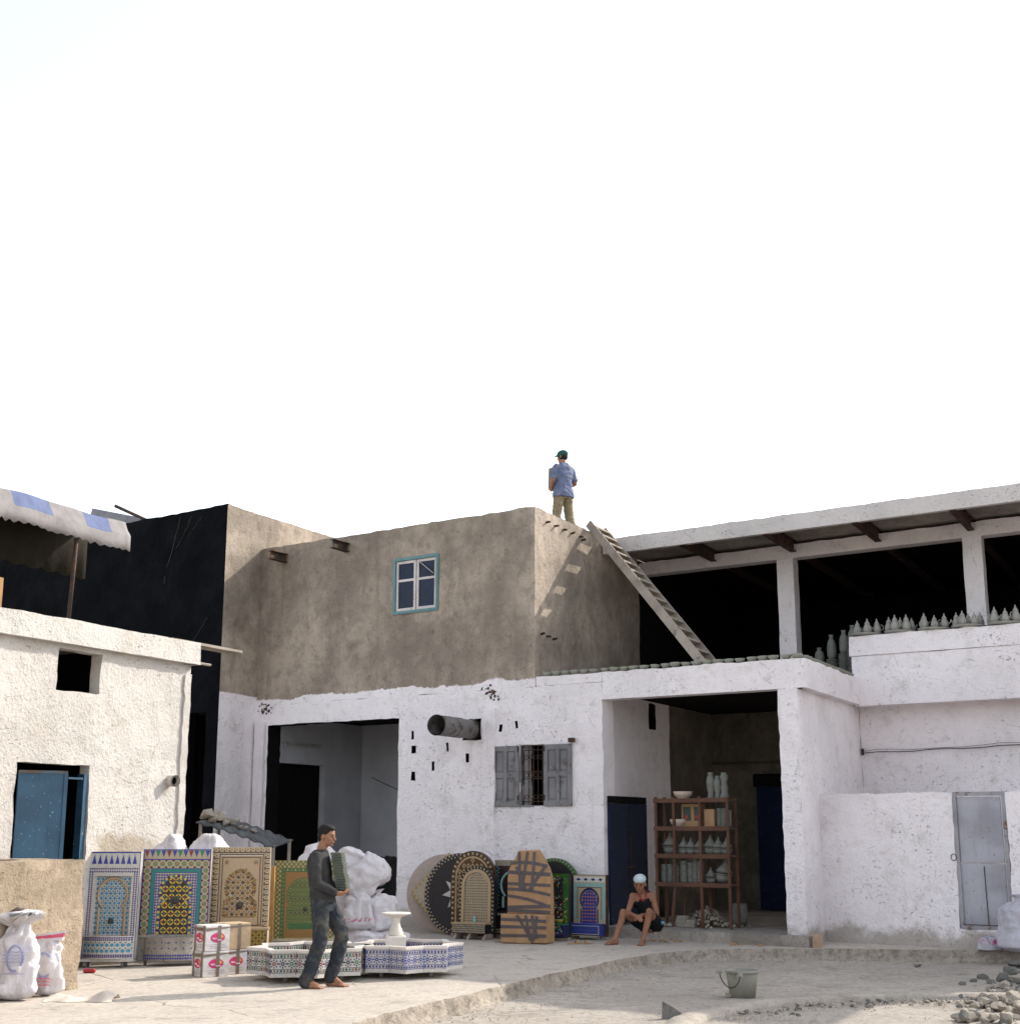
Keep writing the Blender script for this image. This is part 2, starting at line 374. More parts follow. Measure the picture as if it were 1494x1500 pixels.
def rough_wall(mb, path, z0, z1, thick, holes=(), step=.16, amp=.010, edge=.014, mi=None, seg_mi=None, cuts=(), back=0):
    """a plastered wall along a plan polyline; outer face to the right of travel when back=0. Faces uneven, arrises worn."""
    P = [Vector((p.x, p.y, 0)) for p in path]
    L = [0]
    for a, b in zip(P, P[1:]): L.append(L[-1] + (b - a).length)
    def at(s):
        i = 0
        while i < len(P) - 2 and s > L[i + 1] + 1e-3: i += 1
        d = (P[i + 1] - P[i]).normalized(); n = Vector((d.y, -d.x, 0))
        if i < len(P) - 2 and abs(s - L[i + 1]) < 1e-3:
            d2 = (P[i + 2] - P[i + 1]).normalized(); n2 = Vector((d2.y, -d2.x, 0))
            m = (n + n2).normalized(); n = m / m.dot(n)
            d = (d + d2).normalized()
        return P[i] + d * 0 + (P[i + 1] - P[i]).normalized() * (s - L[i]), n, d
    ss = brk(0, L[-1], list(L[1:-1]) + list(cuts) + [x for h in holes for x in h[:2]], step)
    zs = brk(z0, z1, [x for h in holes for x in h[2:4]], step)
    def solid(i, j):
        if i < 0 or j < 0 or i >= len(ss) - 1 or j >= len(zs) - 1: return False
        a = (ss[i] + ss[i + 1]) / 2; b = (zs[j] + zs[j + 1]) / 2
        return not any(h[0] < a < h[1] and h[2] < b < h[3] for h in holes)
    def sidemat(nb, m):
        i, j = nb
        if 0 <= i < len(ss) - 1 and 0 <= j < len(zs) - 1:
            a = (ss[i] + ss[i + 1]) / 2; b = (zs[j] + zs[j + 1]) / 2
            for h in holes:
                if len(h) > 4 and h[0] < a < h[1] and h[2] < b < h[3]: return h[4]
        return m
    idx = {}; vs = []; fs = []; mis = []
    def vert(i, j, side):
        k = (i, j, side)
        if k not in idx:
            p, n, d = at(ss[i]); z = zs[j]
            corner = not all(solid(a, b) for a in (i - 1, i) for b in (j - 1, j))
            q = p + Vector((0, 0, z))
            nz = noise.noise_vector(q * 2.3) ; nf = noise.noise_vector(q * 7.1 + Vector((9, 3, 1)))
            if side == 0:
                off = n * (amp * (nz.x * 1.3 + nf.x * .7))
                if corner:
                    lo = j == 0
                    off += d * edge * (nf.y + nz.y * .6) * (0 if i in (0, len(ss) - 1) and len(P) == 2 and False else 1)
                    if not lo: off.z += edge * (nf.z + nz.z * .6)
                q = q + off
            else:
                q = q - n * thick
                if corner:
                    q += d * edge * (nf.y + nz.y * .6)
                    if j != 0: q.z += edge * (nf.z + nz.z * .6)
            idx[k] = len(vs); vs.append(q)
        return idx[k]
    for i in range(len(ss) - 1):
        for j in range(len(zs) - 1):
            if not solid(i, j): continue
            m = mi or 0
            if seg_mi:
                c = (ss[i] + ss[i + 1]) / 2; m = seg_mi[sum(1 for l in L[1:-1] if c > l)]
            a, b, c_, d_ = (i, j), (i + 1, j), (i + 1, j + 1), (i, j + 1)
            fs.append([vert(*p, 0) for p in (a, b, c_, d_)]); mis.append(m)
            fs.append([vert(*p, 1) for p in (d_, c_, b, a)]); mis.append(m)
            for (u, w, nb) in ((a, b, (i, j - 1)), (b, c_, (i + 1, j)), (c_, d_, (i, j + 1)), (d_, a, (i - 1, j))):
                if not solid(*nb):
                    fs.append([vert(*w, 0), vert(*u, 0), vert(*u, 1), vert(*w, 1)]); mis.append(sidemat(nb, m))
    b0 = len(mb.v); mb.v += vs
    for f, m in zip(fs, mis): mb.f.append([b0 + k for k in f]); mb.mi.append(m)
    return mb
def hsplit(*a): return a
# ================================================================== ground and pavement
def ground():
    mb = MB(); Z = -.16
    xs = sorted(set([-900, -300, -80, -30] + [x * 1.0 for x in range(-14, 17)] + [30, 80, 300, 900]))
    ys = sorted(set([-300, -60, -10] + [y * 1.0 for y in range(0, 34)] + [60, 150, 500, 1500]))
    xs2 = []
    for a, b in zip(xs, xs[1:]):
        n = 4 if b - a <= 1 else 1; xs2 += [a + (b - a) * i / n for i in range(n)]
    ys2 = []
    for a, b in zip(ys, ys[1:]):
        n = 4 if (b - a <= 1 and a > 8) else 1; ys2 += [a + (b - a) * i / n for i in range(n)]
    xs2.append(xs[-1]); ys2.append(ys[-1])
    idx = {}
    vs = []
    for j, y in enumerate(ys2):
        for i, x in enumerate(xs2):
            z = Z
            if abs(x) < 16 and 8 < y < 33: z += .022 * noise.noise(Vector((x * 1.1, y * 1.1, 0))) + .012 * noise.noise(Vector((x * 3.1, y * 3.1, 4)))
            vs.append((x, y, z))
    w = len(xs2)
    fs = [(j * w + i, j * w + i + 1, (j + 1) * w + i + 1, (j + 1) * w + i) for j in range(len(ys2) - 1) for i in range(w - 1)]
    mb.add(vs, fs)
    struct(mb.build('ground', M['dirt'], smooth=True))
ground()
KERB_PX = [(1494, 1393.5), (1400, 1392), (1300, 1391), (1220, 1390), (1150, 1390), (1080, 1390.5), (1030, 1392), (985, 1394.5), (955, 1398), (925, 1403), (900, 1407.5),
           (860, 1416), (820, 1425), (780, 1434), (740, 1443), (700, 1453), (650, 1465), (600, 1477), (550, 1490), (490, 1506), (420, 1526), (330, 1556), (200, 1610)]
def pavement():
    pts = [PX(a, b, 0.0) for a, b in KERB_PX]
    dr = (pts[0] - pts[2]).normalized()
    pts = [pts[0] + dr * 14, pts[0] + dr * 6] + pts
    fine = []
    for a, b in zip(pts, pts[1:]):
        n = max(1, int((b - a).length / .07))
        for i in range(n): fine.append(a.lerp(b, i / n))
    fine.append(pts[-1])
    edge = []
    for i, p in enumerate(fine):
        d = (fine[min(i + 1, len(fine) - 1)] - fine[max(i - 1, 0)]).normalized(); n = Vector((d.y, -d.x, 0))
        if n.y > 0 and n.x < .2: n = -n
        # outward = away from the yard (towards camera/right)
        out = Vector((d.y, -d.x, 0)); out = out if out.dot(Vector((.55, -.83, 0))) > 0 else -out
        j = noise.noise(p * 1.7) * .05 + noise.noise(p * 6.0) * .045 + noise.noise(p * 15.0) * .03
        edge.append((p + out * j, out))
    mb = MB()
    # top sheet
    border = [e[0] for e in edge] + [Vector((-16, 6, 0)), Vector((-16, 48, 0)), Vector((30, 48, 0)), edge[0][0] + Vector((14, 8, 0))]
    tri = tessellate_polygon([border])
    mb.add([Vector((p.x, p.y, 0)) for p in border], [tuple(t) for t in tri], 0)
    top = mb.build('pavement', [M['pave'], M['kerb']]); struct(top)
    mk = MB(); rows = []
    prof = [(0.0, 0.0), (.008, -.03), (.016, -.07), (.03, -.11), (.06, -.15), (.13, -.185)]
    vs = []
    for p, out in edge:
        k = .5 + .9 * (noise.noise(p * 2.2) * .5 + .5)
        for r, (o, z) in enumerate(prof):
            q = p + out * (o * (k if r > 1 else 1) + (.040 * noise.noise(p * 9 + Vector((0, 0, r * 3))) + .02 * noise.noise(p * 21 + Vector((0, 0, r * 3))) if r > 0 else 0))
            q.z = z + (.014 * noise.noise(p * 11 + Vector((5, 0, r * 5))) if 0 < r < 5 else 0)
            vs.append(q)
    m = len(prof); fs = []
    for i in range(len(edge) - 1):
        for r in range(m - 1): fs.append((i * m + r, (i + 1) * m + r, (i + 1) * m + r + 1, i * m + r + 1))
    mk.add(vs, fs); struct(mk.build('kerb', M['kerb'], smooth=True))
    return edge
EDGE = pavement()

# ================================================================== workshop (grey above, whitewashed below)
WS = emp('workshop', Q(0, 0, 0), label='two-storey workshop, bare grey cement above, whitewashed ground floor with open bay', cat='building')
gap = [(-2.728, -2.672, 3.25, 3.4), (-2.718, -2.612, 3.0, 3.14), (-1.918, -1.872, 3.01, 3.16), (-1.478, -1.402, 2.81, 2.96), (-2.248, -2.192, 2.68, 2.85), (-2.718, -2.632, 2.51, 2.68), (-0.778, -0.712, 3.31, 3.44), (-0.418, -0.362, 3.36, 3.48)]
S0 = -6.71
def ho(s0, s1, *z): return (s0 - S0, s1 - S0, *z)
mb = MB()
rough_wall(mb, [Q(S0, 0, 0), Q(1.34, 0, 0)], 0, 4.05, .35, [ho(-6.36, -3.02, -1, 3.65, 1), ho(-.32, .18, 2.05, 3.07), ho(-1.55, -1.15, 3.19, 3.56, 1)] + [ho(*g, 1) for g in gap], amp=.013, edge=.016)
mb.build('lower_wall', [M['split'], M['soot_shade']], WS)  # hole and bay reveals painted black, standing in for shade in deep openings
mb = MB()
rough_wall(mb, [Q(S0, 0, 0), Q(0, 0, 0), Q(0, 4.85, 0)], 4.05, 7.22, .3, [ho(-3.2, -2.14, 5.58, 6.60)], amp=.014, edge=.024)
mb.build('upper_wall', M['split'], WS)
mb = MB(); rough_wall(mb, [Q(.01, 0, 0), Q(1.335, 0, 0)], 4.055, 4.21, .3, amp=.012, edge=.016, step=.12); mb.build('ledge', M['white'], WS)
mb = MB(); qbox(mb, Q, S0 + .1, -.32, .32, 8.5, 6.8, 7.0); mb.build('roof_deck', M['cement'], WS)
mb = MB(); qbox(mb, Q, S0 + .1, -.02, 8.51, 8.7, 0, 7.2); qbox(mb, Q, -.29, -.02, 4.86, 8.5, 4.2, 7.2); mb.build('rear_wall', M['cement'], WS)
# room behind the open bay
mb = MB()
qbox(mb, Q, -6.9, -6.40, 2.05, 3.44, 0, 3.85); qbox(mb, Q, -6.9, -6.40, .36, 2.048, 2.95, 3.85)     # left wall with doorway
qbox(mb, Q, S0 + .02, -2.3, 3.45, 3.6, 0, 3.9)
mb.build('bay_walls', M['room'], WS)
mb = MB()
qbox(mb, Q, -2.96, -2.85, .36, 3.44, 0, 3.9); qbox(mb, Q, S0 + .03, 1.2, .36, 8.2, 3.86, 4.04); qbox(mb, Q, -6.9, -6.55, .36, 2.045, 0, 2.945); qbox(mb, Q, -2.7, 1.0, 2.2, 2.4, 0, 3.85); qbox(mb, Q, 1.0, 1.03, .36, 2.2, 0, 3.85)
mb.build('inner_partition', M['soot_shade'], WS)  # black slab in the bay doorway paints in the darkness beyond it
mb = MB(); mb.tube([Q(-6.33, .55, 3.30), Q(-6.33, 1.75, 3.30)], .02, 8); mb.tube([Q(-6.38, .5, 3.34), Q(-6.38, 1.8, 3.34)], .035, 6)
mb.build('strip_lamp', flat('dusty_lamp_tube', (.45, .45, .44)), WS)
mb = MB(); pts = [Q(-6.1 + i * .17, 3.42, 2.75 - .35 * math.sin(math.pi * i / 18) - .12 * i / 18) for i in range(19)]
mb.tube(pts, .008, 5); mb.build('hanging_cable', M['soot_shade'], WS)
# pilasters
mb = MB(); rough_wall(mb, [Q(-1.09, -.06, 0), Q(-.83, -.06, 0)], 0, 3.72, .07, amp=.008, edge=.016, step=.13); mb.build('pilaster', M['white'], WS)
mb = MB(); rough_wall(mb, [Q(-6.66, -.09, 0), Q(-6.40, -.09, 0)], 0, 3.72, .10, amp=.008, edge=.016, step=.13); mb.build('pilaster', M['white'], WS)
# broken plaster heads above the pilasters
random.seed(4)
for s, z, n in ((-.95, 3.98, 34), (-6.45, 3.98, 30)):
    mb = MB()
    for k in range(n):
        c = Q(s + random.gauss(0, .09), -.012, z + random.gauss(0, .07)); r = random.uniform(.006, .022)
        mb.ell(c, (r, r * .7, r * random.uniform(.7, 1.6)), 6, 4)
    mb.build('exposed_rubble', M['rust'], WS)['kind'] = 'stuff'
# small window
win = MB()
def frame_rect(mb, fr, s0, s1, z0, z1, w, t0, t1):
    qbox(mb, fr, s0, s0 + w, t0, t1, z0, z1); qbox(mb, fr, s1 - w, s1, t0, t1, z0, z1)
    qbox(mb, fr, s0 + w, s1 - w, t0, t1, z0, z0 + w); qbox(mb, fr, s0 + w, s1 - w, t0, t1, z1 - w, z1)
frame_rect(win, Q, -3.21, -2.13, 5.56, 6.62, .055, -.03, .10)
wo_ = win.build('window', M['teal'], WS, bevel=.004)
for a, b in ((-3.15, -2.68), (-2.66, -2.19)):
    mb = MB(); frame_rect(mb, Q, a, b, 5.62, 6.56, .05, .005, .05); qbox(mb, Q, a + .05, b - .05, .008, .047, 6.17, 6.215)
    mb.build('sash', M['sash'], wo_, bevel=.003)
    for z0, z1 in ((5.66, 6.18), (6.20, 6.52)):
        mb = MB(); qbox(mb, Q, a + .04, b - .04, .022, .03, z0, z1); mb.build('pane', M['glass'], wo_)
mb = MB(); a, b = Q(-2.60, -.005, 6.52), Q(-2.26, -.005, 6.26)
mb.tube([a, b], .028, 4, flat=.3); mb.build('broken_slat', M['sash'], wo_)
# steel stubs, flue, reinforcing bars
for s, z in ((-6.05, 6.95), (-4.40, 6.98)):
    mb = MB()
    qbox(mb, Q, s - .065, s + .065, -.5, .02, z + .07, z + .085); qbox(mb, Q, s - .065, s + .065, -.5, .02, z - .085, z - .07); qbox(mb, Q, s - .008, s + .008, -.5, .02, z - .07, z + .07)
    mb.build('beam_stub', M['rust'], WS)
mb = MB(); c = [Q(-1.36, t, 3.375) for t in (.30, -.40, -.42, -.44, -.46, -1.22, -1.24)]
mb.tube(c, [.165, .165, .165, .175, .175, .172, .178], 20, cap=False)
mb.tube([Q(-1.36, .3, 3.375), Q(-1.36, -1.23, 3.375)], .155, 20, cap=False)
fl = mb.build('flue_pipe', M['pipe'], WS, smooth=True)
mb = MB(); mb.tube([Q(-1.36, .02, 3.375), Q(-1.36, -.05, 3.375)], [.185, .18], 20); mb.build('collar', M['rust'], fl)
random.seed(9)
for t, z in [(.47 + .36 * i, 7.02) for i in range(5)] + [(2.02, 6.98), (.22, 4.98), (.47, 4.97), (.72, 4.95)]:
    mb = MB(); p = Q(-.02, t, z)
    mb.tube([p, p + N2 * .05 - U2 * .01, p + N2 * .11 - U2 * .03 + Vector((0, 0, random.uniform(-.015, .015)))], .021, 6); mb.build('rebar_stub', M['rust'], WS)
# shutters and grille
for side, a, b in ((0, -.89, -.33), (1, .19, .74)):
    mb = MB(); ta, tb = -.045, -.005
    mid = (a + b) / 2
    qbox(mb, Q, a, b, -.018, tb - .002, 2.04, 3.06)
    for x0, x1 in ((a, a + .075), (mid - .035, mid + .035), (b - .075, b)): qbox(mb, Q, x0, x1, ta, -.0185, 2.04, 3.06)
    for z0, z1 in ((2.04, 2.13), (2.52, 2.60), (2.97, 3.06)):
        qbox(mb, Q, a + .075, mid - .035, ta + .002, -.0185, z0, z1); qbox(mb, Q, mid + .035, b - .075, ta + .002, -.0185, z0, z1)
    sh = mb.build('shutter', M['shutter'], WS, bevel=.004)
    for x0, x1 in ((a + .085, mid - .045), (mid + .045, b - .085)):
        for z0, z1 in ((2.15, 2.50), (2.62, 2.95)):
            mb = MB(); mb.hexa([Q(x0, -.0185, z0), Q(x1, -.0185, z0), Q(x1, -.0185, z1), Q(x0, -.0185, z1), Q(x0 + .03, -.034, z0 + .03), Q(x1 - .03, -.034, z0 + .03), Q(x1 - .03, -.034, z1 - .03), Q(x0 + .03, -.034, z1 - .03)])
            mb.build('panel', M['shutter'], sh)
    for z in (2.14, 2.95):
        mb = MB(); x = b - .01 if side == 0 else a + .01
        mb.tube([Q(x, -.05, z), Q(x, -.05, z + .09)], .014, 6); mb.build('hinge', M['rust'], sh)
gr_ = MB()
for i in range(5): gr_.tube([Q(-.25 + i * .095, .03, 2.08), Q(-.25 + i * .095, .03, 3.04)], .008, 5)
for z in (2.12, 2.50, 2.62, 2.98): gr_.tube([Q(-.31, .03, z), Q(.17, .03, z)], .008, 5)
for i in range(4):
    for z in (2.56, 2.2, 2.86):
        c = Q(-.20 + i * .095, .028, z)
        gr_.tube([c + E1 * (.035 * math.cos(a)) + Vector((0, 0, .035 * math.sin(a))) for a in [k * math.pi / 4 for k in range(9)]], .006, 4, cap=False)
gr_.build('window_grille', M['rust'], WS)
mb = MB(); frame_rect(mb, Q, -.33, .19, 2.03, 3.09, .03, .0, .12); mb.build('window_frame', M['shutter'], WS)
mb = MB(); qbox(mb, Q, .70, .80, -.09, .0, 3.08, 3.15); mb.build('bracket', M['rust'], WS)
mb = MB(); qbox(mb, Q, -6.30, -2.98, .06, .34, 0, .05); mb.build('threshold', M['concrete'], WS)

# ================================================================== black tower block
LB = Q(-6.71, 0, 0)
def BQ(s, t, z): return LB + E1 * s + U2 * t + Vector((0, 0, z))      # t negative comes forward
BL = emp('black_block', BQ(0, -1.17, 0), label='tall block with black-washed front and sunlit grey cement side', cat='building')
mb = MB()
rough_wall(mb, [BQ(-9.5, -1.17, 0), BQ(0, -1.17, 0), BQ(0, 3.2, 0)], 0, 7.92, .35, [(9.5 - 1.0, 9.5 - .33, -1, 3.85)], amp=.016, edge=.022, seg_mi=[0, 1])
mb.build('wall', [M['black'], M['splitb']], BL)
mb = MB(); qbox(mb, BQ, -9.4, -.36, -.8, 6, 7.55, 7.7); mb.build('roof_deck', M['cement'], BL)
mb = MB(); qbox(mb, BQ, -1.6, -.2, -.3, -.2, 0, 4); mb.build('inner_wall', M['soot_shade'], BL)  # black lining: darkness behind the doorway put into the colour
random.seed(3)
for s, z, l in ((-1.35, 7.85, 1.35), (-1.02, 7.8, .62), (-.72, 7.78, .4), (-.42, 5.7, .45)):
    mb = MB(); pts = [BQ(s - .06 * i + random.uniform(-.025, .025) , -1.176, z - l * i / 7) for i in range(8)]
    mb.tube(pts, [.0045] * 8, 4); mb.build('lime_drip', M['cementd'], BL)
# metal scraps on its roof
mb = MB(); mb.tube([BQ(-3.62, -1.0, 8.40), BQ(-2.55, -.9, 7.93)], .035, 8); o = mb.build('steel_pole', M['rust'], base=BQ(-2.55, -.9, 7.9)); tag(o, 'thin steel pole slanting up from the black block roof', 'pole')
mb = MB(); mb.hexa([BQ(-4.6, -.95, 7.98), BQ(-2.75, -.95, 7.92), BQ(-2.75, -.90, 7.92), BQ(-4.6, -.90, 7.98), BQ(-4.45, -.95, 8.47), BQ(-2.85, -.95, 8.06), BQ(-2.85, -.90, 8.06), BQ(-4.45, -.90, 8.47)])
o = mb.build('metal_sheet', flat('grey_sheet_metal', (.17, .17, .19), .5), base=BQ(-3.6, -.92, 7.9)); tag(o, 'grey sheet of metal standing on edge on the black block roof', 'metal sheet')

# ================================================================== warehouse with porch and open loft
WH = emp('pottery_warehouse', Q(4.6, 0, 0), label='whitewashed warehouse with deep porch, open upper loft and flat concrete roof', cat='building')
mb = MB(); rough_wall(mb, [Q(1.34, .0, 0), Q(4.94, .0, 0), Q(4.94, 3.5, 0)], 3.76, 4.21, .30, amp=.012, edge=.020, step=.12); mb.build('lintel', M['white'], WH)
mb = MB(); qbox(mb, Q, 1.02, 4.66, .31, 5.6, 3.92, 4.195); qbox(mb, Q, .0, 1.36, .36, 4.8, 4.06, 4.19)
mb.build('terrace_slab', M['concrete'], WH)
mb = MB(); qbox(mb, Q, 1.35, 4.52, .32, 5.5, 3.89, 3.915); mb.build('porch_ceiling', M['soot_shade'], WH)
mb = MB(); rough_wall(mb, [Q(4.49, -.03, 0), Q(4.80, -.03, 0), Q(4.80, .27, 0)], 0, 3.755, .12, amp=.008, edge=.016, step=.12); mb.build('pillar', M['white'], WH)
mb = MB(); rough_wall(mb, [Q(4.775, .27, 0), Q(4.775, 4.06, 0)], 0, 3.775, .24, amp=.012, edge=.01); mb.build('porch_side_wall', M['white'], WH)
# porch, left cheek: white part with the blue double door, then bare wall
mb = MB()
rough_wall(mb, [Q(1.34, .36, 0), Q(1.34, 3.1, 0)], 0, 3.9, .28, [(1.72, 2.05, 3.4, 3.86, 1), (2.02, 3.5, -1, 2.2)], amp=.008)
mb.build('porch_cheek', [M['white'], M['soot_shade']], WH)  # slot reveal painted black for the shade inside it
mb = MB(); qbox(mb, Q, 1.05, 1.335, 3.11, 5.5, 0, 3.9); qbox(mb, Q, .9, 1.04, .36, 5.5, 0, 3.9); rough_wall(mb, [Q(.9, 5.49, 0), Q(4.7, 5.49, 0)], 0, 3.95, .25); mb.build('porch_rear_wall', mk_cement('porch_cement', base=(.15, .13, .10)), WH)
mb = MB(); qbox(mb, Q, 1.36, 4.5, 5.42, 5.49, 2.90, 2.95); mb.build('ledge', M['cementd'], WH)
dd = MB()
for t0, t1 in ((.10, .915), (.925, 1.74)): qbox(dd, Q, 1.362, 1.405, t0, t1, .17, 2.08)
do = dd.build('double_door', M['navy'], WH, bevel=.005)
mb = MB(); qbox(mb, Q, 1.362, 1.40, .10, 1.74, 2.085, 2.2); mb.build('transom', M['soot_shade'], do)
mb = MB(); mb.tube([Q(1.415, .72, 1.05), Q(1.415, 1.14, 1.05)], .012, 6); mb.tube([Q(1.412, .95, 1.62), Q(1.412, .95, .5)], .010, 6); mb.build('bolt', M['rust'], do)
mb = MB(); qbox(mb, Q, 2.30, 3.10, 5.38, 5.44, .18, 2.45); qbox(mb, Q, 2.30, 3.10, 5.36, 5.38, 1.28, 1.33); rd = mb.build('rear_door', M['navy'], WH)
mb = MB(); qbox(mb, Q, 2.24, 3.16, 5.37, 5.49, 2.46, 2.70); mb.build('transom', M['soot_shade'], rd)
# porch floor and step
mb = MB(); rough_wall(mb, [Q(1.36, -.17, 0), Q(4.86, -.17, 0)], -.05, .155, .5, amp=.02, edge=.018, step=.12); qbox(mb, Q, 1.30, 4.6, .32, 5.5, -.02, .15)
mb.build('porch_step', M['concrete'], WH)
# first-floor parapet over a recessed wall
mb = MB(); rough_wall(mb, [Q(4.83, 3.5, 0), Q(12.5, 3.5, 0)], 3.74, 4.60, .3, amp=.014, edge=.014); mb.build('parapet', M['white'], WH)
mb = MB(); rough_wall(mb, [Q(4.80, 3.475, 0), Q(12.5, 3.475, 0)], 4.605, 4.95, .36, amp=.012, edge=.022, step=.12); mb.build('parapet_cap', M['white'], WH)
mb = MB(); qbox(mb, Q, 4.96, 12.5, 3.82, 12, 3.78, 4.18); qbox(mb, Q, .02, 4.95, 5.62, 12, 3.95, 4.19); mb.build('loft_floor', M['white'], WH)
mb = MB(); rough_wall(mb, [Q(4.78, 4.05, 0), Q(12.5, 4.05, 0)], 0, 3.777, .3, amp=.008); mb.build('recessed_wall', M['white'], WH)
mb = MB(); rough_wall(mb, [Q(5.55, 4.035, 0), Q(6.72, 4.035, 0)], 2.0, 2.78, .02, amp=.014, edge=.03, step=.08); mb.build('plaster_patch', M['white'], WH)
mb = MB(); pts = [Q(4.80 + i * .3, 3.98, 2.96 + .012 * math.sin(i * 1.7) + .006 * i) for i in range(26)]
mb.tube(pts, .009, 5); mb.tube([p + Vector((0, 0, .03 + .015 * math.sin(i))) for i, p in enumerate(pts)], .004, 4); mb.build('wall_cable', flat('grey_cable', (.09, .08, .075)), WH)
mb = MB(); qbox(mb, Q, 4.80, 4.83, 3.96, 4.04, 2.93, 3.04); mb.build('cable_clip', M['rust'], WH)
# loft columns, beam, rafters, roof
for s in (3.08, 6.67, 10.3):
    mb = MB(); rough_wall(mb, [Q(s, 5.2, 0), Q(s, 4.85, 0), Q(s + .34, 4.85, 0), Q(s + .34, 5.2, 0)], 4.19, 6.74, .15, amp=.007, edge=.014, step=.14); mb.build('column', M['white'], WH)
mb = MB(); rough_wall(mb, [Q(.02, 4.83, 0), Q(12.5, 4.83, 0)], 6.74, 7.0, .3, amp=.008, edge=.02, step=.13); mb.build('loft_beam', M['white'], WH)
mb = MB(); qbox(mb, Q, .03, 12.5, 3.06, 12, 7.07, 7.145); mb.build('roof_slab', M['concrete'], WH)
mb = MB(); rough_wall(mb, [Q(.03, 2.95, 0), Q(12.5, 2.95, 0)], 6.86, 7.15, .12, amp=.012, edge=.018, step=.13); mb.build('roof_fascia', mk_white('fascia_white', base=(.62, .58, .56), chip=(.25, .21, .18)), WH)
for s in (1.75, 3.45, 5.14, 6.85, 8.6):
    mb = MB(); t0, t1 = 3.0, 11.5
    qbox(mb, Q, s - .06, s + .06, t0, t1, 7.045, 7.065); qbox(mb, Q, s - .06, s + .06, t0, t1, 6.845, 6.865); qbox(mb, Q, s - .01, s + .01, t0, t1, 6.865, 7.045)
    mb.build('rafter', M['rust'], WH)
mb = MB(); qbox(mb, Q, -.4, 12.5, 12.0, 12.2, 4.0, 7.1); qbox(mb, Q, -.018, .02, 4.862, 12, 4.2, 7.05); qbox(mb, Q, .021, 12.3, 5.3, 12, 7.0, 7.04); qbox(mb, Q, 12.3, 12.5, 4.9, 12, 4.0, 7.05); mb.build('loft_wall', M['soot_shade'], WH)  # loft lining coloured near-black to paint in the deep shade of the room
mb = MB(); qbox(mb, Q, .03, 12.3, 5.2, 12, 4.20, 4.21); mb.build('loft_floor_shade', flat('loft_floor_dark', (.03, .027, .024)), WH)  # dark sheet over the white floor, loft shade put into its colour

# ================================================================== yard wall with sheet-metal door
LW = emp('yard_wall', Q(5.6, .6, 0), label='low whitewashed yard wall holding a grey sheet-metal door', cat='wall')
def LQ(s, t, z): return Vector((5.603, 21.674, 0)) + E1 * s + U2 * t + Vector((0, 0, z))
mb = MB(); rough_wall(mb, [LQ(-1.02, 0, 0), LQ(5.2, 0, 0)], 0, 2.20, .25, [(1.02 + 1.10, 1.02 + 1.88, .26, 3)], amp=.014, edge=.024, step=.13); mb.build('wall', mk_white('yard_whitewash', chip=(.33, .29, .25)), LW)
dr = MB(); qbox(dr, LQ, 1.17, 1.80, .06, .09, 1.20, 2.13); qbox(dr, LQ, 1.15, 1.80, .065, .095, .30, 1.18)
dro = dr.build('door', M['greydoor'], LW, bevel=.004)
mb = MB(); frame_rect(mb, LQ, 1.105, 1.875, .265, 2.205, .055, .02, .12); mb.build('door_frame', worn('door_frame_steel', (.30, .29, .31), (.16, .10, .06), .55), dro)
mb = MB(); qbox(mb, LQ, 1.16, 1.82, .03, .06, .285, .33); mb.build('rusty_kick_rail', M['rust'], dro)
for s in (1.50,):
    mb = MB(); mb.tube([LQ(s, .055, 1.15), LQ(s + .01, .055, .32)], .006, 4); mb.build('seam', M['rust'], dro)
mb = MB(); mb.tube([LQ(1.08 + .04 * math.cos(a), -.02, 1.27 + .05 * math.sin(a)) for a in [k * .7 for k in range(10)]], .006, 4); mb.build('wire_loop', M['rust'], dro)

# ================================================================== hut with raised parapet wall
HT = emp('whitewashed_hut', HQ(0, 0, 0), label='sunlit whitewashed hut with flat overhanging roof and blue metal door ajar', cat='building')
def hh(s0, s1, z0, z1): return (s0 + 5.0, s1 + 5.0, z0, z1)
mb = MB(); rough_wall(mb, [HQ(-5, 0, 0), HQ(1.76, 0, 0), HQ(1.76, 4.2, 0)], 0, 3.96, .17, [hh(-.86, -.08, 3.38, 3.90), hh(-1.43, -.15, .1, 2.47)], amp=.020, edge=.014, step=.13)
mb.build('wall', M['hutwhite'], HT)
mb = MB(); rough_wall(mb, [HQ(-5, -.13, 0), HQ(1.83, -.13, 0), HQ(1.83, 4.3, 0)], 3.955, 4.26, .5, amp=.015, edge=.012, step=.13); mb.build('roof_edge', M['hutwhite'], HT)
mb = MB(); qbox(mb, HQ, -5, 1.5, .3, 4.2, 4.0, 4.24); mb.build('roof_slab', M['concrete'], HT)
mb = MB(); qbox(mb, HQ, -5, 1.6, 3.6, 3.7, 0, 4.0); qbox(mb, HQ, .2, .3, .3, 3.6, 0, 4); qbox(mb, HQ, -2.2, -2.1, .3, 3.6, 0, 4); mb.build('inner_wall', M['soot_shade'], HT)  # black walls paint in the unlit hut interior
mb = MB(); p = HQ(1.45, -.0, 2.33); nh = Vector((UH.y, -UH.x, 0))
nd = (nh * .8 + Vector((.1, -.75, -.1))).normalized()
mb.tube([p - nh * .1, p + nd * .17], .078, 16, cap=False); mb.tube([p - nh * .1, p + nd * .17], .060, 16, cap=False); dp = mb.build('drain_pipe', M['hutwhite'], HT, smooth=True)
mb = MB(); mb.tube([p - nh * .1, p + nd * .10], .059, 16); mb.build('pipe_bore', M['soot_shade'], dp)  # black plug painting in the shade inside the hollow pipe
mb = MB(); rough_wall(mb, [HQ(1.62, -.03, 0), HQ(1.755, -.03, 0)], 0, 3.8, .04, amp=.014, edge=.03, step=.11); mb.build('corner_strip', M['hutwhite'], HT)
